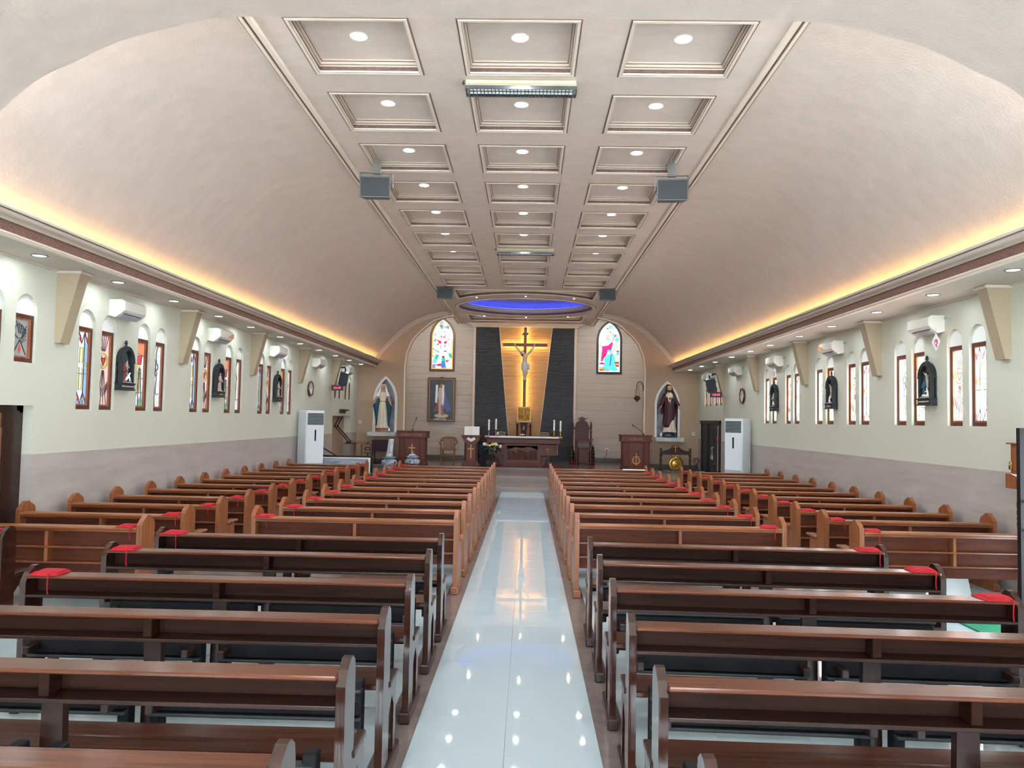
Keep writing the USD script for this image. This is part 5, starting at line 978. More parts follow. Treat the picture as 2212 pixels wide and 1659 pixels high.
obj('book_rest', bx(-.24, .24, -.03, .09, -.0, .012, .004), 'lectern_wood', T)
def lectern(x, y, rz, label, txt, emblem):
    T = thing('lectern', label, 'lectern', (x, y, PZ), rz); H = 1.0
    obj('body', bx(-.39, .39, .06, .5, .05, H - .18, .008), 'lectern_wood', T); obj('plinth', bx(-.42, .42, .03, .53, 0, .06, .008), 'lectern_wood', T)
    obj('head', [bx(-.44, .44, 0, .56, H - .19, H - .03, .01), bx(-.46, .46, -.015, .575, H - .035, H, .008), bx(-.45, .45, -.01, .57, H - .2, H - .175, .006)], 'lectern_wood', T)
    for s in (-1, 1): obj('pilaster', [bx(s * .30 - .075, s * .30 + .075, .035, .07, .06, H - .19, .012), bx(s * .30 - .035, s * .30 + .035, .02, .05, .09, H - .23, .01)], 'lectern_wood', T)
    obj('panel', bx(-.2, .2, .045, .065, .1, H - .23, .006), 'lectern_wood', T)
    front_text(txt, 0.062, (-.02, -.002, H - .11), 'letter_dark', T)
    obj('corner_rail', [bx(.43, .5, .2, .24, H - .06, H - .045), bx(.43, .5, .2, .24, H - .16, H - .145)], 'lectern_wood', T)
    if emblem == 'cross': obj('gold_cross', xz(affinity.translate(cross2(.33, .2, .03), .0, .28), .025, .05), 'gold_cross', T)
    else:
        ring = LineString([(0.1 * math.cos(t), .26 + .1 * math.sin(t)) for t in np.linspace(-math.pi * 1.22, .22 * math.pi, 24)]).buffer(.016)
        obj('carved_emblem', [xz(ring, .03, .05), xz(affinity.translate(cross2(.36, .17, .026), 0, .12), .02, .05)], 'gold_cross', T)
        obj('carved_dove', [xz([(0, .5), (.12, .62), (.13, .55), (.05, .44), (.02, .4), (-.02, .4), (-.05, .44), (-.13, .55), (-.12, .62)], .03, .05)], 'carved_wood', T)
    return T
lectern(-3.36, 22.45, 0, 'dark wooden lectern with raised lettering and a small gold cross, on the left', 'SABDA TUHAN', 'cross')
lectern(3.19, 22.5, 0, 'reddish wooden lectern with a ringed cross emblem, on the right', 'ALLELUIA', 'ring')
for x, dx, lab in ((-3.38, .10, 'gooseneck microphone on the left lectern'), (3.42, -.30, 'gooseneck microphone on the right lectern')):
    T = thing('microphone', lab, 'microphone', (x, 22.7, PZ + 1.0)); hh = .36 if dx > 0 else .26
    obj('base', lathe([(0, 0), (.025, 0), (.02, .03), (.008, .06), (0, .06)], 12), 'plastic_black', T); obj('neck', tube(curve((0, 0, .05), (dx * .3, 0, hh * .5), (dx * .75, 0, hh * .85), (dx, 0, hh), n=14), .007, 6), 'plastic_black', T); obj('capsule', bones([((dx * .96, 0, hh - .01), .014, (dx * 1.06, 0, hh + .035), .016)], 10, smooth=0), 'plastic_black', T, smooth=60)
# armchair
T = thing('armchair', 'light wooden armchair with a slatted curved back left of the ambo', 'chair', (-2.58, 25.3, PZ))
obj('seat', bx(-.25, .25, -.22, .22, .34, .38, .012), 'chair_wood', T)
for s in (-1, 1):
    obj('leg', tube([(s * .21, -.2, 0), (s * .22, -.2, .58)], .02), 'chair_wood', T); obj('leg', tube([(s * .19, .22, 0), (s * .19, .2, .36)], .02), 'chair_wood', T)
    obj('armrest', tube(curve((s * .22, .22, .66), (s * .285, .08, .60), (s * .285, -.12, .575), (s * .25, -.24, .56), n=14), .022), 'chair_wood', T)
obj('back_rail', tube(curve((-.24, .16, .66), (-.18, .22, .74), (0, .25, .76), (.18, .22, .74), (.24, .16, .66), n=20), .028), 'chair_wood', T)
for k in range(9): obj('slat', tube([(-.16 + k * .04, .21, .38), (-.19 + k * .0475, .235, .735)], .012, 6), 'chair_wood', T)
obj('stretcher', [tube([(-.21, -.2, .15), (.21, -.2, .15)], .014), tube([(-.2, -.2, .22), (.2, -.2, .22)], .012)], 'chair_wood', T)
# throne and kneeling desk
T = thing('throne', 'tall carved dark throne with an arched crested back, right of the slate wall', 'chair', (1.78, 24.85, PZ))
arc = [(.20 * math.cos(t), 1.14 + .26 * math.sin(t)) for t in np.linspace(0, math.pi, 18)]
obj('back', [xz(Polygon([(-.22, .4), (.22, .4)] + [(x * 1.13, z_) for x, z_ in arc]).difference(Polygon([(-.12, .75), (.12, .75), (.12, 1.1), (.08, 1.22), (0, 1.26), (-.08, 1.22), (-.12, 1.1)])), .2, .26)], 'carved_wood', T)
obj('back_panel', xz([(-.13, .74), (.13, .74), (.13, 1.1), (.08, 1.23), (0, 1.27), (-.08, 1.23), (-.13, 1.1)], .22, .25), 'altar_wood', T)
obj('arched_carving', sweep([(x * 1.06, z_) for x, z_ in arc], [(-.02, .17), (.03, .17), (.03, .21), (-.02, .21)]), 'carved_wood', T)
obj('crest', [xz([(-.03, 1.38), (-.17, 1.48), (-.06, 1.475), (0, 1.53), (.06, 1.475), (.17, 1.48), (.03, 1.38)], .19, .23), xz(affinity.translate(cross2(.11, .07, .014), 0, 1.38), .175, .195)], 'carved_wood', T)
for s in (-1, 1):
    obj('post', lathe([(0, 0), (.03, 0), (.028, .9), (.036, 1.05), (.02, 1.1), (.036, 1.16), (.03, 1.28), (.012, 1.36), (0, 1.38)], 12, (s * .295, .23, 0)), 'carved_wood', T, smooth=40)
    obj('post_bracket', xz([(s * .2, 1.2), (s * .3, 1.14), (s * .3, 1.09), (s * .2, 1.12)], .21, .25), 'carved_wood', T)
    obj('arm_baluster', [lathe([(0, .1), (.07, .1), (.075, .16), (.05, .19), (.075, .24), (.055, .30), (.075, .34), (.05, .40), (.06, .45), (.03, .50), (.045, .54), (.02, .58), (0, .64)], 14, (s * .33, -.14, 0))], 'dark_wood', T, smooth=40)
    obj('armrest', bx(s * .33 - .05, s * .33 + .05, -.12, .22, .50, .54, .012), 'dark_wood', T)
obj('seat', bx(-.27, .27, -.12, .22, .34, .40, .012), 'dark_wood', T); obj('seat_front', bx(-.26, .26, -.1, .2, .1, .34, .008), 'altar_wood', T); obj('plinth', bx(-.4, .4, -.2, .28, 0.012, .1, .008), 'carpet_red', T)
T = thing('kneeling_desk', 'reddish kneeling desk with a sloping shelf standing before the throne', 'desk', (1.80, 24.35, PZ))
obj('shelf', [bx(-.28, .28, 0, .24, .79, .83, .008), bx(-.26, .26, .01, .22, .72, .79, .006)], 'altar_wood', T)
obj('front_panel', [bx(-.165, .165, .03, .06, .08, .52, .006), bx(-.18, .18, .0, .10, .50, .56, .012)], 'altar_wood', T); obj('upper_panel', bx(-.19, .19, .12, .15, .5, .73, .006), 'frame_wood', T)
for s in (-1, 1): obj('side', [bx(s * .22 - .02, s * .22 + .02, .05, .2, 0, .74, .006)], 'altar_wood', T)
obj('kneeler', [bx(-.17, .17, -.14, .05, .0, .07, .008), bx(-.18, .18, -.15, .05, .07, .095, .008)], 'carved_wood', T)
# gong
T = thing('gong_stand', 'dark carved gong stand with a pale cross on its gable, right of the lectern', 'stand', (4.30, 22.4, PZ))
for s in (-1, 1): obj('post', [lathe([(0, 0), (.05, 0), (.05, .04), (.03, .07), (.035, .12), (.026, .2), (.036, .28), (.026, .36), (.04, .44), (.03, .5), (.03, .64), (0, .64)], 12, (s * .42, 0, 0)), bx(s * .42 - .03, s * .42 + .03, -.14, .14, 0, .04, .008)], 'dark_wood', T, smooth=40)
obj('crosspiece', xz([(-.43, .44), (-.40, .40), (-.36, .46), (.36, .46), (.40, .40), (.43, .44), (.43, .55), (.25, .58), (.13, .645), (.10, .70), (.05, .735), (-.05, .735), (-.10, .70), (-.13, .645), (-.25, .58), (-.43, .55)], -.025, .025), 'dark_wood', T)
obj('cross', xz(affinity.translate(cross2(.23, .17, .016), 0, .53), -.035, -.022), 'gold_cross', T)
T = thing('gong', 'round brass gong hanging in the dark carved stand', 'gong', (4.31, 22.38, .545))
obj('disc', lathe([(0, -.065), (.035, -.06), (.05, -.035), (.10, -.03), (.115, -.012), (.15, -.012), (.165, -.03), (.19, -.028), (.215, 0), (.205, .06), (.195, .06), (.2, .0), (.0, -.02)], 40, ax='y'), 'brass', T, smooth=30)
for s in (-1, 1): obj('cord', tube([(s * .12, .0, .17), (s * .12, .02, .37)], .006, 6), 'print_black', T)
def iron_stand(x, y, z, h, label):
    T = thing('iron_stand', label, 'stand', (x, y, z)); rr = random.Random(int(x * 10))
    obj('legs', [tube(curve((0, 0, h * .55), (a * .05, b * .05, h * .2), (a * .1, b * .1, 0), n=8), .007, 5) for a, b in ((1, .5), (-1, .5), (0, -1))], 'iron_black', T)
    obj('scrolls', [tube([(s * (.04 + .05 * t / 6.0) * math.cos(t), 0, h * .72 + .07 * math.sin(t) + .01 * t) for t in np.linspace(0, 6.28, 16)], .007, 5) for s in (-1, 1)] + [tube([(-.09, 0, h * .55), (.09, 0, h * .55)], .009, 5), tube([(-.09, 0, h), (.09, 0, h)], .007, 5), tube([(-.09, 0, h * .55), (-.09, 0, h)], .006, 5), tube([(.09, 0, h * .55), (.09, 0, h)], .006, 5)], 'iron_black', T)
iron_stand(4.93, 22.5, PZ, .36, 'small black scrolled iron stand between the gong and the black door'); iron_stand(-4.68, 22.6, PZ, .58, 'thin black scrolled iron stand beside the small wooden stand')
# sanctuary lamp
T = thing('sanctuary_lamp', 'bronze hanging lamp on a scrolled bracket at the right edge of the recess', 'lamp', (3.60, YF + 0.12, 0))
zb = 2.70
obj('bracket', [bx(-.02, 0.0, -.03, .03, zb - .08, zb + .2, .006), tube(curve((-.01, 0, zb - .05), (-.09, 0, zb + .04), (-.1, 0, zb + .16), (-.16, 0, zb + .25), (-.24, 0, zb + .24), (-.27, 0, zb + .17), n=24), .013, 8), tube([(-.06 + (.05 - .005 * t) * math.cos(t), 0, zb + .08 + (.05 - .005 * t) * math.sin(t)) for t in np.linspace(0, 8, 24)], .009, 6)], 'bronze', T)
obj('chain', [tube([(-.27 + .02 * math.cos(a), .02 * math.sin(a), zb + .17), (-.27 + .085 * math.cos(a), .085 * math.sin(a), zb - .22)], .006, 5) for a in (0.2, 2.3, 4.4)], 'bronze', T)
obj('bowl', lathe([(0, zb - .37), (.02, zb - .36), (.012, zb - .345), (.02, zb - .335), (.05, zb - .31), (.09, zb - .27), (.10, zb - .23), (.105, zb - .215), (.09, zb - .215), (.0, zb - .24)], 20, (-.27, 0, 0)), 'bronze', T, smooth=40)
obj('glass', lathe([(0, zb - .235), (.05, zb - .235), (.055, zb - .18), (.05, zb - .17), (0, zb - .17)], 16, (-.27, 0, 0)), 'robe_wine', T, smooth=40)
# framed picture: plain generic stand-in for the printed image
T = thing('framed_picture', 'large framed dark picture of a pale robed figure with red and blue light, white window reflections painted on', 'picture', (-2.93, YA - 0.02, 2.37))
w, hh = .47, .75
def at_y(m, tilt=math.radians(3)): m = m.copy(); m.apply_transform(trimesh.transformations.rotation_matrix(tilt, (1, 0, 0))); m.apply_translation((0, -.07, 0)); return m
obj('frame', at_y(xz(sbox(-w, -hh, w, hh).difference(sbox(-w + .05, -hh + .05, w - .05, hh - .05)), -.05, .03)), 'frame_wood', T)
obj('inner_frame', at_y(xz(sbox(-w + .045, -hh + .045, w - .045, hh - .045).difference(sbox(-w + .065, -hh + .065, w - .065, hh - .065)), -.04, .02)), 'gold_paint', T)
obj('canvas', at_y(xz(sbox(-w + .06, -hh + .06, w - .06, hh - .06), -.004, .012)), 'paint_dark', T)
def pt(ps, m, o): obj('painted_shape', at_y(xz(ps, -.006 - .001 * o, -.004)), m, T)
pt([(-.08, .0), (-.28, -.4), (.0, -.42), (0, -.05)], 'paint_red', 0); pt([(.04, .35), (.12, .3), (.2, -.02), (.35, -.35), (.2, -.42), (.1, -.3)], 'paint_blue', 0)
pt(affinity.scale(Point(0, -.55).buffer(1, 16), .24, .07), 'paint_glow', 1)
pt([(-.08, .42), (.06, .42), (.1, .2), (.08, -.2), (.06, -.5), (-.09, -.5), (-.1, -.2), (-.12, .2)], 'paint_robe', 1); pt([(-.02, -.2), (.06, -.2), (.08, -.53), (0, -.53)], 'paint_skin', 2)
pt(affinity.scale(Point(.0, .47).buffer(1, 12), .07, .085), 'paint_skin', 2); pt(affinity.scale(Point(0, .52).buffer(1, 12), .085, .07), 'hair_dark', 1)
pt([(-.20, .50), (-.12, .50), (-.14, -.12), (-.22, -.10)], 'paper', 3); pt([(.02, .50), (.09, .50), (.08, -.14), (.01, -.14)], 'paper', 3)  # white strips: window reflections painted onto the canvas as pale colour
t_ = meshkit.text_mesh('I TRUST in YOU', 0.045, 0.003, True); t_.apply_translation((-t_.bounds[:, 0].mean(), -t_.bounds[:, 1].mean(), 0)); v_ = t_.vertices; t_ = trimesh.Trimesh(np.stack([v_[:, 0] * .9, -v_[:, 2], v_[:, 1]], 1), t_.faces); t_.apply_translation((-.05, -.004, -.66)); trimesh.repair.fix_normals(t_); obj('lettering', at_y(t_), 'paper', T)
obj('hook', bx(-.06, .06, -.05, 0, hh - .0, hh + .02), 'iron_black', T)
# flowers on a metal stand
T = thing('flower_stand', 'thin wire flower stand in front of the altar', 'stand', (-1.0, 22.42, PZ))
obj('legs', [tube(curve((a * .05, b * .05, .50), (a * .02, b * .02, .25), (a * .04, b * .04, .15), (a * .11, b * .11, 0), n=12), .008, 6) for a, b in ((1, .4), (-1, .4), (0, -1))], 'bronze', T); obj('ring', [tube([(.03 * math.cos(t), .03 * math.sin(t), .24) for t in np.linspace(0, 6.28, 14)], .006, 5), tube([(.06 * math.cos(t), .06 * math.sin(t), .50) for t in np.linspace(0, 6.28, 16)], .008, 5)], 'bronze', T)
T = thing('flower_arrangement', 'wide arrangement of white, pink and yellow flowers with large green leaves', 'flowers', (-1.0, 22.42, PZ + .5)); rr = random.Random(21)
obj('bowl', lathe([(0, 0), (.05, 0), (.09, .06), (.085, .075), (0, .07)], 16), 'porcelain_green', T)
def leaf(p, d, ln, w):
    d = np.array(d, float); d /= np.linalg.norm(d); sd = np.cross(d, (0, 0, 1)); sd /= np.linalg.norm(sd) + 1e-9; P = []; k = 7
    for i in range(k):
        u = i / (k - 1); c = np.array(p) + d * ln * u + np.array((0, 0, -.35 * ln * u * u)); ww = w * math.sin(math.pi * min(.97, .08 + .9 * u))
        P += [c - sd * ww, c + (0, 0, .12 * ww), c + sd * ww]
    F = []
    for i in range(k - 1):
        for j in range(2): a = i * 3 + j; F += [(a, a + 1, a + 4), (a, a + 4, a + 3)]
    P = np.array(P); n = len(P); P2 = P - (0, 0, .004); F2 = [(a + n, c + n, b + n) for a, b, c in F]
    return trimesh.Trimesh(np.vstack([P, P2]), np.array(F + F2), process=False)
for k in range(16):
    a = rr.uniform(0, 6.28); obj('leaf', leaf((.05 * math.cos(a), .05 * math.sin(a), .07), (math.cos(a), .5 * math.sin(a) - .2, rr.uniform(-.1, .6)), rr.uniform(.18, .32), rr.uniform(.04, .07)), 'leaf_green', T, smooth=60)
for a, c in ((-.05, .0), (.1, .12), (.25, .08)): obj('trailing_leaf', leaf((.1, 0, .1), (1, -.1, .1 - a), .5, .02), 'leaf_pale', T, smooth=60)
for a in (.1, .3): obj('trailing_leaf', leaf((-.08, 0, .1), (-1, -.1, a), .34, .025), 'leaf_pale', T, smooth=60)
for x, z_, c, R in ((-.23, .16, 'petal_white', .055), (-.15, .14, 'petal_pink', .05), (-.02, .13, 'petal_yellow', .05), (.02, .17, 'petal_yellow', .045), (.1, .17, 'petal_white', .05), (.13, .14, 'petal_yellow', .045), (.23, .10, 'petal_white', .05), (-.08, .12, 'petal_white', .035), (.09, .09, 'petal_pink', .035)):
    ps = []
    for q in range(7):
        a = q * 6.283 / 7; ps.append(bones([((x + R * .3 * math.cos(a), -.06, z_ + R * .3 * math.sin(a)), R * .35, (x + R * .85 * math.cos(a), -.075 + .02 * (q % 2), z_ + R * .85 * math.sin(a)), R * .22)], 7, smooth=0))
    obj('blossom', ps, c, T, smooth=60); obj('stem', tube([(x * .2, 0, .06), (x, -.05, z_)], .005, 5), 'leaf_green', T)
T = thing('draped_stand', 'stand draped in dark cloth between the ambo and the flowers', 'stand', (-1.33, 22.95, PZ))
obj('cloth', loft([(0.02, 0, 0, .13, .1), (.25, .02, 0, .10, .09), (.45, 0, 0, .12, .09), (.68, -.02, 0, .10, .08), (.74, -.02, 0, .05, .05)], 36, 6, .12), 'dark_cloth', T, smooth=60); obj('foot', lathe([(0, 0), (.14, 0), (.12, .02), (0, .03)], 16), 'iron_black', T)
T = thing('processional_cross', 'thin dark processional cross standing behind the open book', 'cross', (-1.33, 23.35, PZ)); obj('shaft', tube([(0, 0, 0.02), (0, 0, 1.27)], .016), 'frame_wood', T); obj('cross', xz(affinity.translate(cross2(.2, .16, .016), 0, 1.22), -.008, .008), 'bronze', T); obj('foot', lathe([(0, 0), (.12, 0), (.1, .025), (.02, .05), (0, .05)], 16), 'frame_wood', T)
# porcelain jars
def jar(x, y, z, label, lid):
    T = thing('porcelain_jar', label, 'jar', (x, y, z))
    obj('body', lathe([(0, 0), (.13, 0), (.14, .03), (.17, .09), (.21, .15), (.225, .2), (.215, .25), (.17, .285), (.15, .30), (.15, .31), (0, .31)], 32), 'porcelain', T, smooth=40)
    obj('band', [lathe([(.21, .135), (.221, .145), (.223, .155), (.21, .16)], 32)] if lid else [lathe([(.165, .285), (.172, .29), (.16, .30)], 32)], 'clock_rim' if lid else 'porcelain_green', T, smooth=40)
    if lid:
        obj('neck', lathe([(.15, .295), (.145, .34), (.16, .345), (0, .35)], 28), 'porcelain_green', T, smooth=40)
        obj('lid', lathe([(.19, .335), (.2, .345), (.18, .355), (.12, .385), (.09, .42), (.03, .44), (.035, .46), (.025, .48), (.0, .52)], 28), 'porcelain', T, smooth=40)
    else:
        obj('neck', lathe([(.15, .295), (.14, .33), (.19, .345), (.19, .36), (.1, .37), (0, .37)], 28), 'porcelain_green', T, smooth=40)
        obj('column', [loft([(.36, 0, 0, .085, .085), (.40, 0, 0, .10, .09), (.43, .005, 0, .09, .085), (.84, .04, 0, .075, .07), (.86, .04, 0, .07, .065)], 4 * 6)], 'porcelain_white', T); obj('painted_mark', xz(affinity.scale(Point(.01, .48).buffer(1, 12), .04, .025), -.092, -.08), 'porcelain', T)
        obj('stripe', xz([(.0, .52), (.03, .52), (.045, .76), (.02, .76)], -.09, -.08), 'ac_grey', T)
jar(-3.24, 21.85, .277, 'blue and white porcelain jar with a domed lid in front of the left lectern', True); jar(-3.80, 21.3, .277, 'blue and white porcelain jar holding a tall white column', False)
T = thing('side_table', 'table under the left niche covered with dark purple cloth', 'table', (-4.32, 22.85, PZ))
obj('cloth', [bx(-.29, .29, -.01, .36, .37, .705, .01)], 'purple_cloth', T)
for a in (-1, 1):
    for y_ in (.02, .32): obj('leg', tube(curve((a * .26, y_, .37), (a * .265, y_, .2), (a * .25, y_, .1), (a * .265, y_, 0), n=10), .022), 'dark_wood', T)
T = thing('wooden_stand', 'small wooden stand with a broad top and two posts near the left wall', 'stand', (-4.86, 22.2, PZ))
obj('top', [prism([(-.30, .68), (.29, .68), (.24, .60), (-.22, .60)], -.15, .15)], 'chair_wood', T)
for a in (-.12, .08): obj('post', bx(a - .02, a + .02, -.06, .06, .08, .61, .006), 'chair_wood', T)
obj('base', bx(-.15, .12, -.12, .12, 0, .10, .01), 'chair_wood', T)
T = thing('low_screen', 'low marbled panel in a black frame before the left side of the sanctuary', 'screen', (-4.12, 17.75, 0))
obj('frame', [bx(-.62, .56, -.02, .02, .79, .83, .004), bx(.52, .57, -.025, .025, 0, .83, .004), bx(-.62, -.58, -.02, .02, 0, .83, .004), bx(-.62, .56, -.02, .02, .1, .14, .004)], 'iron_black', T)
obj('panel', bx(-.56, .47, -.008, .008, .16, .77), 'panel_marbled', T); obj('white_edge', [bx(.47, .52, -.012, .012, .14, .79), bx(-.58, .5, -.011, .011, .765, .79)], 'white_paint', T)
obj('brace', tube([(-.6, -.02, 1.0), (-.25, -.02, .81)], .014, 6), 'iron_black', T); obj('brace_post', bx(-.63, -.58, -.02, .02, .8, 1.02, .004), 'iron_black', T)
obj('rail_step', bx(-5.05, -4.2, 18.1, 18.45, 0.0, 0.32, .01), 'dado_stone', label='low stone block behind the black-framed screen', cat='block')

# ================================================================== PEWS
def pew_brown(name, L, label, loc, rz):
    T = thing(name, label, 'pew', loc, rz); h = L / 2
    prof = [(0, .06), (0, .735), (.03, .765), (.10, .812), (.13, .812), (.215, .765), (.24, .735), (.24, .49), (.45, .49), (.45, .06)]
    for s in (-1, 1):
        a, b = sorted((s * h, s * (h - .045))); obj('end_panel', prism(prof, a, b, 'x'), 'pew_brown_end', T)
        a, b = sorted((s * (h + .012), s * (h - .06))); obj('foot', bx(a, b, -.03, .49, 0, .075, .008), 'pew_brown_end', T); obj('arm_cap', bx(a - .012, b + .012, .23, .50, .49, .515, .006), 'pew_brown_end', T)
    i = h - .044
    obj('ledge', bx(-i, i, -.012, .112, .69, .713, .005), 'pew_ledge', T); obj('ledge_apron', bx(-i, i, .0, .02, .668, .69, .002), 'pew_brown', T)
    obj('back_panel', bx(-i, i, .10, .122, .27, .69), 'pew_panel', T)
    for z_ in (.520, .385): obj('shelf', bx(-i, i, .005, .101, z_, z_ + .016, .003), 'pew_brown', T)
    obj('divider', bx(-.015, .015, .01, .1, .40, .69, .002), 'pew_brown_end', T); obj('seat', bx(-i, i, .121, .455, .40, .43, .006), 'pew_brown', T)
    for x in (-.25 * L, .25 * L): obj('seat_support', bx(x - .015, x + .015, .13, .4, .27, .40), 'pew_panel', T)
    return T
def pew_dark(name, L, label, loc, rz):
    T = thing(name, label, 'pew', loc, rz); h = L / 2
    side = unary_union([Polygon([(0, .05), (0, .735), (.035, .785), (.085, .815), (.12, .815), (.155, .79), (.165, .745), (.165, .05)]), sbox(.16, .365, .36, .412), sbox(.295, .05, .36, .40), Polygon([(.16, .28), (.16, .38), (.27, .38)]), Polygon([(.30, .28), (.30, .38), (.22, .38)])])
    for s in (-1, 1):
        a, b = sorted((s * h, s * (h - .035))); obj('end_panel', prism(side, a, b, 'x'), 'dark_end', T)
        a, b = sorted((s * (h + .012), s * (h - .05))); obj('foot', bx(a, b, -.035, .44, 0, .062, .008), 'dark_wood', T)
        a, b = sorted((s * (h + .006), s * (h - .03))); obj('seat_end', bx(a, b, .16, .375, .41, .44, .005), 'dark_wood', T)
    i = h - .034
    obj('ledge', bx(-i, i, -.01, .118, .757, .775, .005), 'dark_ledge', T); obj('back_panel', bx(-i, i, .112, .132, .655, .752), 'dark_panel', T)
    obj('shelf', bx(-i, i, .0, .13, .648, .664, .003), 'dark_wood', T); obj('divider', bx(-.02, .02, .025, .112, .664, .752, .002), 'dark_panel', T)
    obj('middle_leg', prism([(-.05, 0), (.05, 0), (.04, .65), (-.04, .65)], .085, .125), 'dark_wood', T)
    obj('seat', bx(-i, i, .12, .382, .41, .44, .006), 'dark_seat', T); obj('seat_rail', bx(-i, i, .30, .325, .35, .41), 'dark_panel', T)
    for k, (a, b) in enumerate(((-i + .06, -.05), (.05, i - .06))):
        K = thing('kneeler', parent=T)
        m = bx(a, b, -.055, -.0, .34, .462, .02); obj('pad', m, 'vinyl_black', K); obj('pad_edge', [bx(a, b, -.062, .0, .457, .472, .005), bx(a, b, -.06, .0, .330, .345, .005)], 'rubber_edge', K)
        for x in (a + .0, b - .05): obj('kneeler_leg', bx(x, x + .05, -.03, .045, .19, .50, .006), 'vinyl_black', K); obj('arm', bx(x - .01 if x > a else x + .04, (x - .01 if x > a else x + .04) + .04, -.16, -.02, .375, .418, .005), 'dark_wood', K)
    return T
def cloth_mesh(seed, w=.165, d=.15, h=.013):
    r = random.Random(seed); nx, ny = 14, 12; V = []
    for top in (1, 0):
        for j in range(ny):
            for i in range(nx):
                u, v = i / (nx - 1) - .5, j / (ny - 1) - .5; e = max(abs(u), abs(v)) * 2; x = u * w * (1 + .08 * v) + .004 * math.sin(9 * v + seed); y = v * d + .006 * math.sin(6 * u + seed)
                z = .001 + top * (h * (1 - .75 * max(0, e - .8) / .2) + .0025 * math.sin(6 * u + seed) * math.cos(4 * v + seed))
                V.append((x, y, z))
    F = []; n = nx * ny
    for j in range(ny - 1):
        for i in range(nx - 1):
            a = j * nx + i; b, c, e = a + 1, a + nx + 1, a + nx; F += [(a, b, c), (a, c, e), (a + n, c + n, b + n), (a + n, e + n, c + n)]
    edge = [i for i in range(nx)] + [j * nx + nx - 1 for j in range(1, ny)] + [(ny - 1) * nx + i for i in range(nx - 2, -1, -1)] + [j * nx for j in range(ny - 2, 0, -1)]
    for k in range(len(edge)): a, b = edge[k], edge[(k + 1) % len(edge)]; F += [(a, a + n, b + n), (a, b + n, b)]
    return trimesh.Trimesh(np.array(V), np.array(F))
CLOTH = []
def cloth(x, y, z, rz, label, tail):
    loc = (x, y, z)
    if len(CLOTH) < 3:
        T = thing('red_cloth', label, 'cloth', loc, rz, group='red cloths folded on the pew ledges'); m = cloth_mesh(len(CLOTH) + 2); trimesh.repair.fix_normals(m); obj('folded_cloth', m, 'red_cloth', T, smooth=60)
        m = cloth_mesh(len(CLOTH) + 7, .135, .125, .009); m.apply_translation((.008, .006, .0115)); trimesh.repair.fix_normals(m); obj('upper_fold', m, 'red_cloth', T, smooth=60)
        if tail: obj('cord', tube(curve((.05, -.07, .006), (.054, -.086, .002), (.052, -.088, -.05), (.056, -.086, -.10), n=12), .004, 5), 'red_cloth', T)
        CLOTH.append(T)
    else: copy(CLOTH[rnd.randrange(3)], loc, rz, label=label)
PB = {}
def put(kind, L, loc, rz, label, group):
    key = (kind, L)
    if key not in PB:
        nm = 'brown_pew' if kind == 'b' else 'dark_pew'
        if any(k[0] == kind for k in PB): nm = 'short_' + nm if L < 2 else nm
        PB[key] = (pew_brown if kind == 'b' else pew_dark)(nm, L, label, loc, rz); tags(PB[key], group=group)
    else: copy(PB[key], loc, rz, label=label, group=group)
R_ = random.Random(31)
for k in range(11):                                              # brown, beside the aisle
    y = 7.63 + .868 * k
    for sd, x0, x1 in (('left', -2.73, -.655), ('right', .495, 2.54)):
        yy = y if sd == 'left' else y - .03
        put('b', 2.06, ((x0 + x1) / 2, yy, 0), R_.uniform(-.25, .25), f'brown wooden pew {sd} of the aisle, {ORD[k]} brown one from the camera', f'brown pews {sd} of the aisle')
        xc = x0 + .14 if sd == 'left' else x1 - .14
        cloth(xc + R_.uniform(-.02, .02), yy + .055, .713, R_.uniform(-14, 14) + (0 if k % 2 else 180 if 0 else 0), f'red cloth at the outer end of the {ORD[k]} brown pew {sd} of the aisle', True)
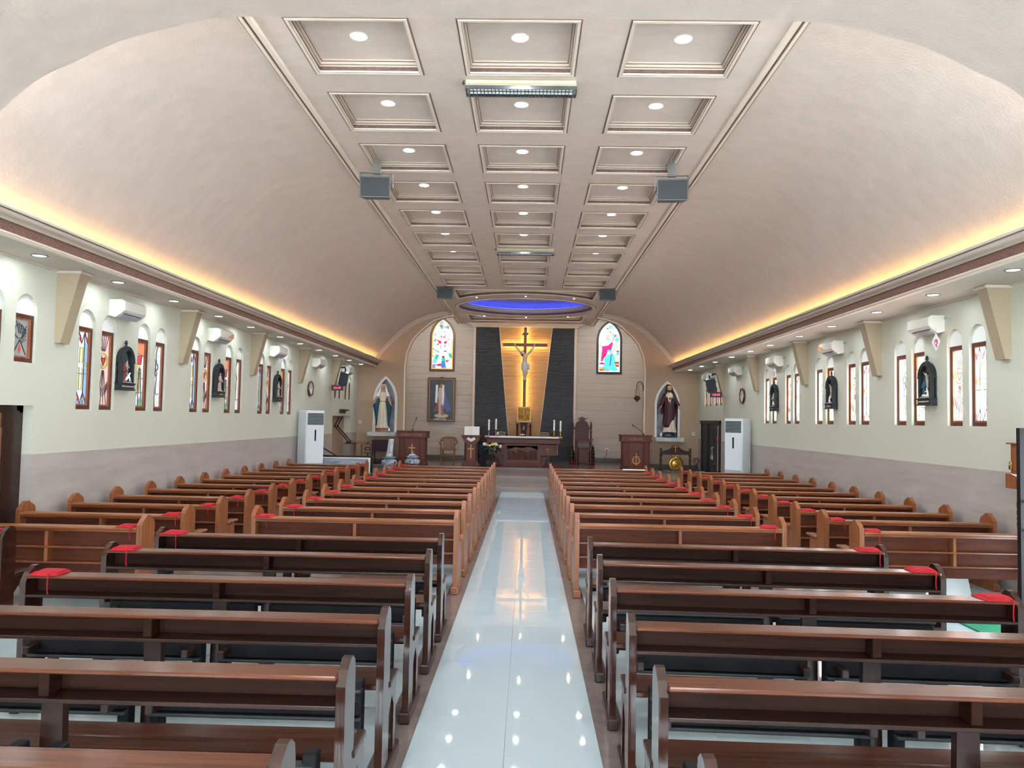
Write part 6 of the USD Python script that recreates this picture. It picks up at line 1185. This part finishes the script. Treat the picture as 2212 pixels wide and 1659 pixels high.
for k in range(12):                                              # brown, by the side walls
    y = 6.74 + .86 * k; x0, x1 = -5.06, -3.38
    put('b', 1.7, ((x0 + x1) / 2, y, 0), R_.uniform(-.3, .3), f'short brown pew by the left wall, {ORD[k]} from the camera', 'brown pews by the left wall')
    cloth(x1 - .14, y + .055, .713, R_.uniform(-14, 14), f'red cloth on the {ORD[k]} short brown pew by the left wall', True)
    if k < 11:
        y = 7.5 + .855 * k; x0, x1 = 3.2, 5.03
        put('b', 1.82, ((x0 + x1) / 2, y, 0), R_.uniform(-.3, .3), f'brown pew by the right wall, {ORD[k]} from the camera', 'brown pews by the right wall')
        cloth(x0 + .14, y + .055, .713, R_.uniform(-14, 14), f'red cloth on the {ORD[k]} brown pew by the right wall', True)
for k, y in enumerate([6.02, 5.27, 4.42, 3.62, 2.84, 2.07][::-1]):
    xl = -.645; put('d', 2.26, (xl - 1.13, y, 0), 0, f'dark polished pew left of the aisle, {ORD[k]} row from the camera', 'dark pews left of the aisle')
    cloth(xl - 2.26 + .13, y + .055, .775, R_.uniform(-8, 8), f'red cloth on the dark pew left of the aisle, {ORD[k]} row from the camera', True)
for k, y in enumerate([6.0, 5.2, 4.41, 3.62, 2.82, 2.05][::-1]):
    a = math.radians(-2.0 if k > 1 else -1.2); x0 = .49
    put('d', 2.26, (x0 + 1.13 * math.cos(a), y + 1.13 * math.sin(a), 0), math.degrees(a), f'dark polished pew right of the aisle, {ORD[k]} row from the camera', 'dark pews right of the aisle')
    cloth(x0 + 2.13 * math.cos(a), y + 2.13 * math.sin(a) + .055, .775, R_.uniform(-10, 4), f'red cloth on the dark pew right of the aisle, {ORD[k]} row from the camera', True)
put('d', 1.12, (-4.03 - .56, 5.9, 0), 0, 'dark pew at the far left edge, behind the brown wall pews', 'dark pew by the left wall')
cloth(-4.03 - .14, 5.955, .775, 5, 'red cloth on the dark pew at the far left edge', True)
obj('white_cloth', [bx(2.02, 2.5, 16.22, 16.36, .714, .722, .003), bx(2.04, 2.48, 16.24, 16.34, .722, .73, .003)], 'white_cloth', label='white folded cloth on the frontmost brown pew right of the aisle', cat='cloth')
T = thing('white_board', 'white paper leaning under the nearest brown pew by the right wall', 'paper', (4.3, 7.98, 0)); m = prism([(-.22, .0), (.24, .0), (.2, .2), (-.24, .2)], -.004, .004); obj('sheet', m, 'paper', T)
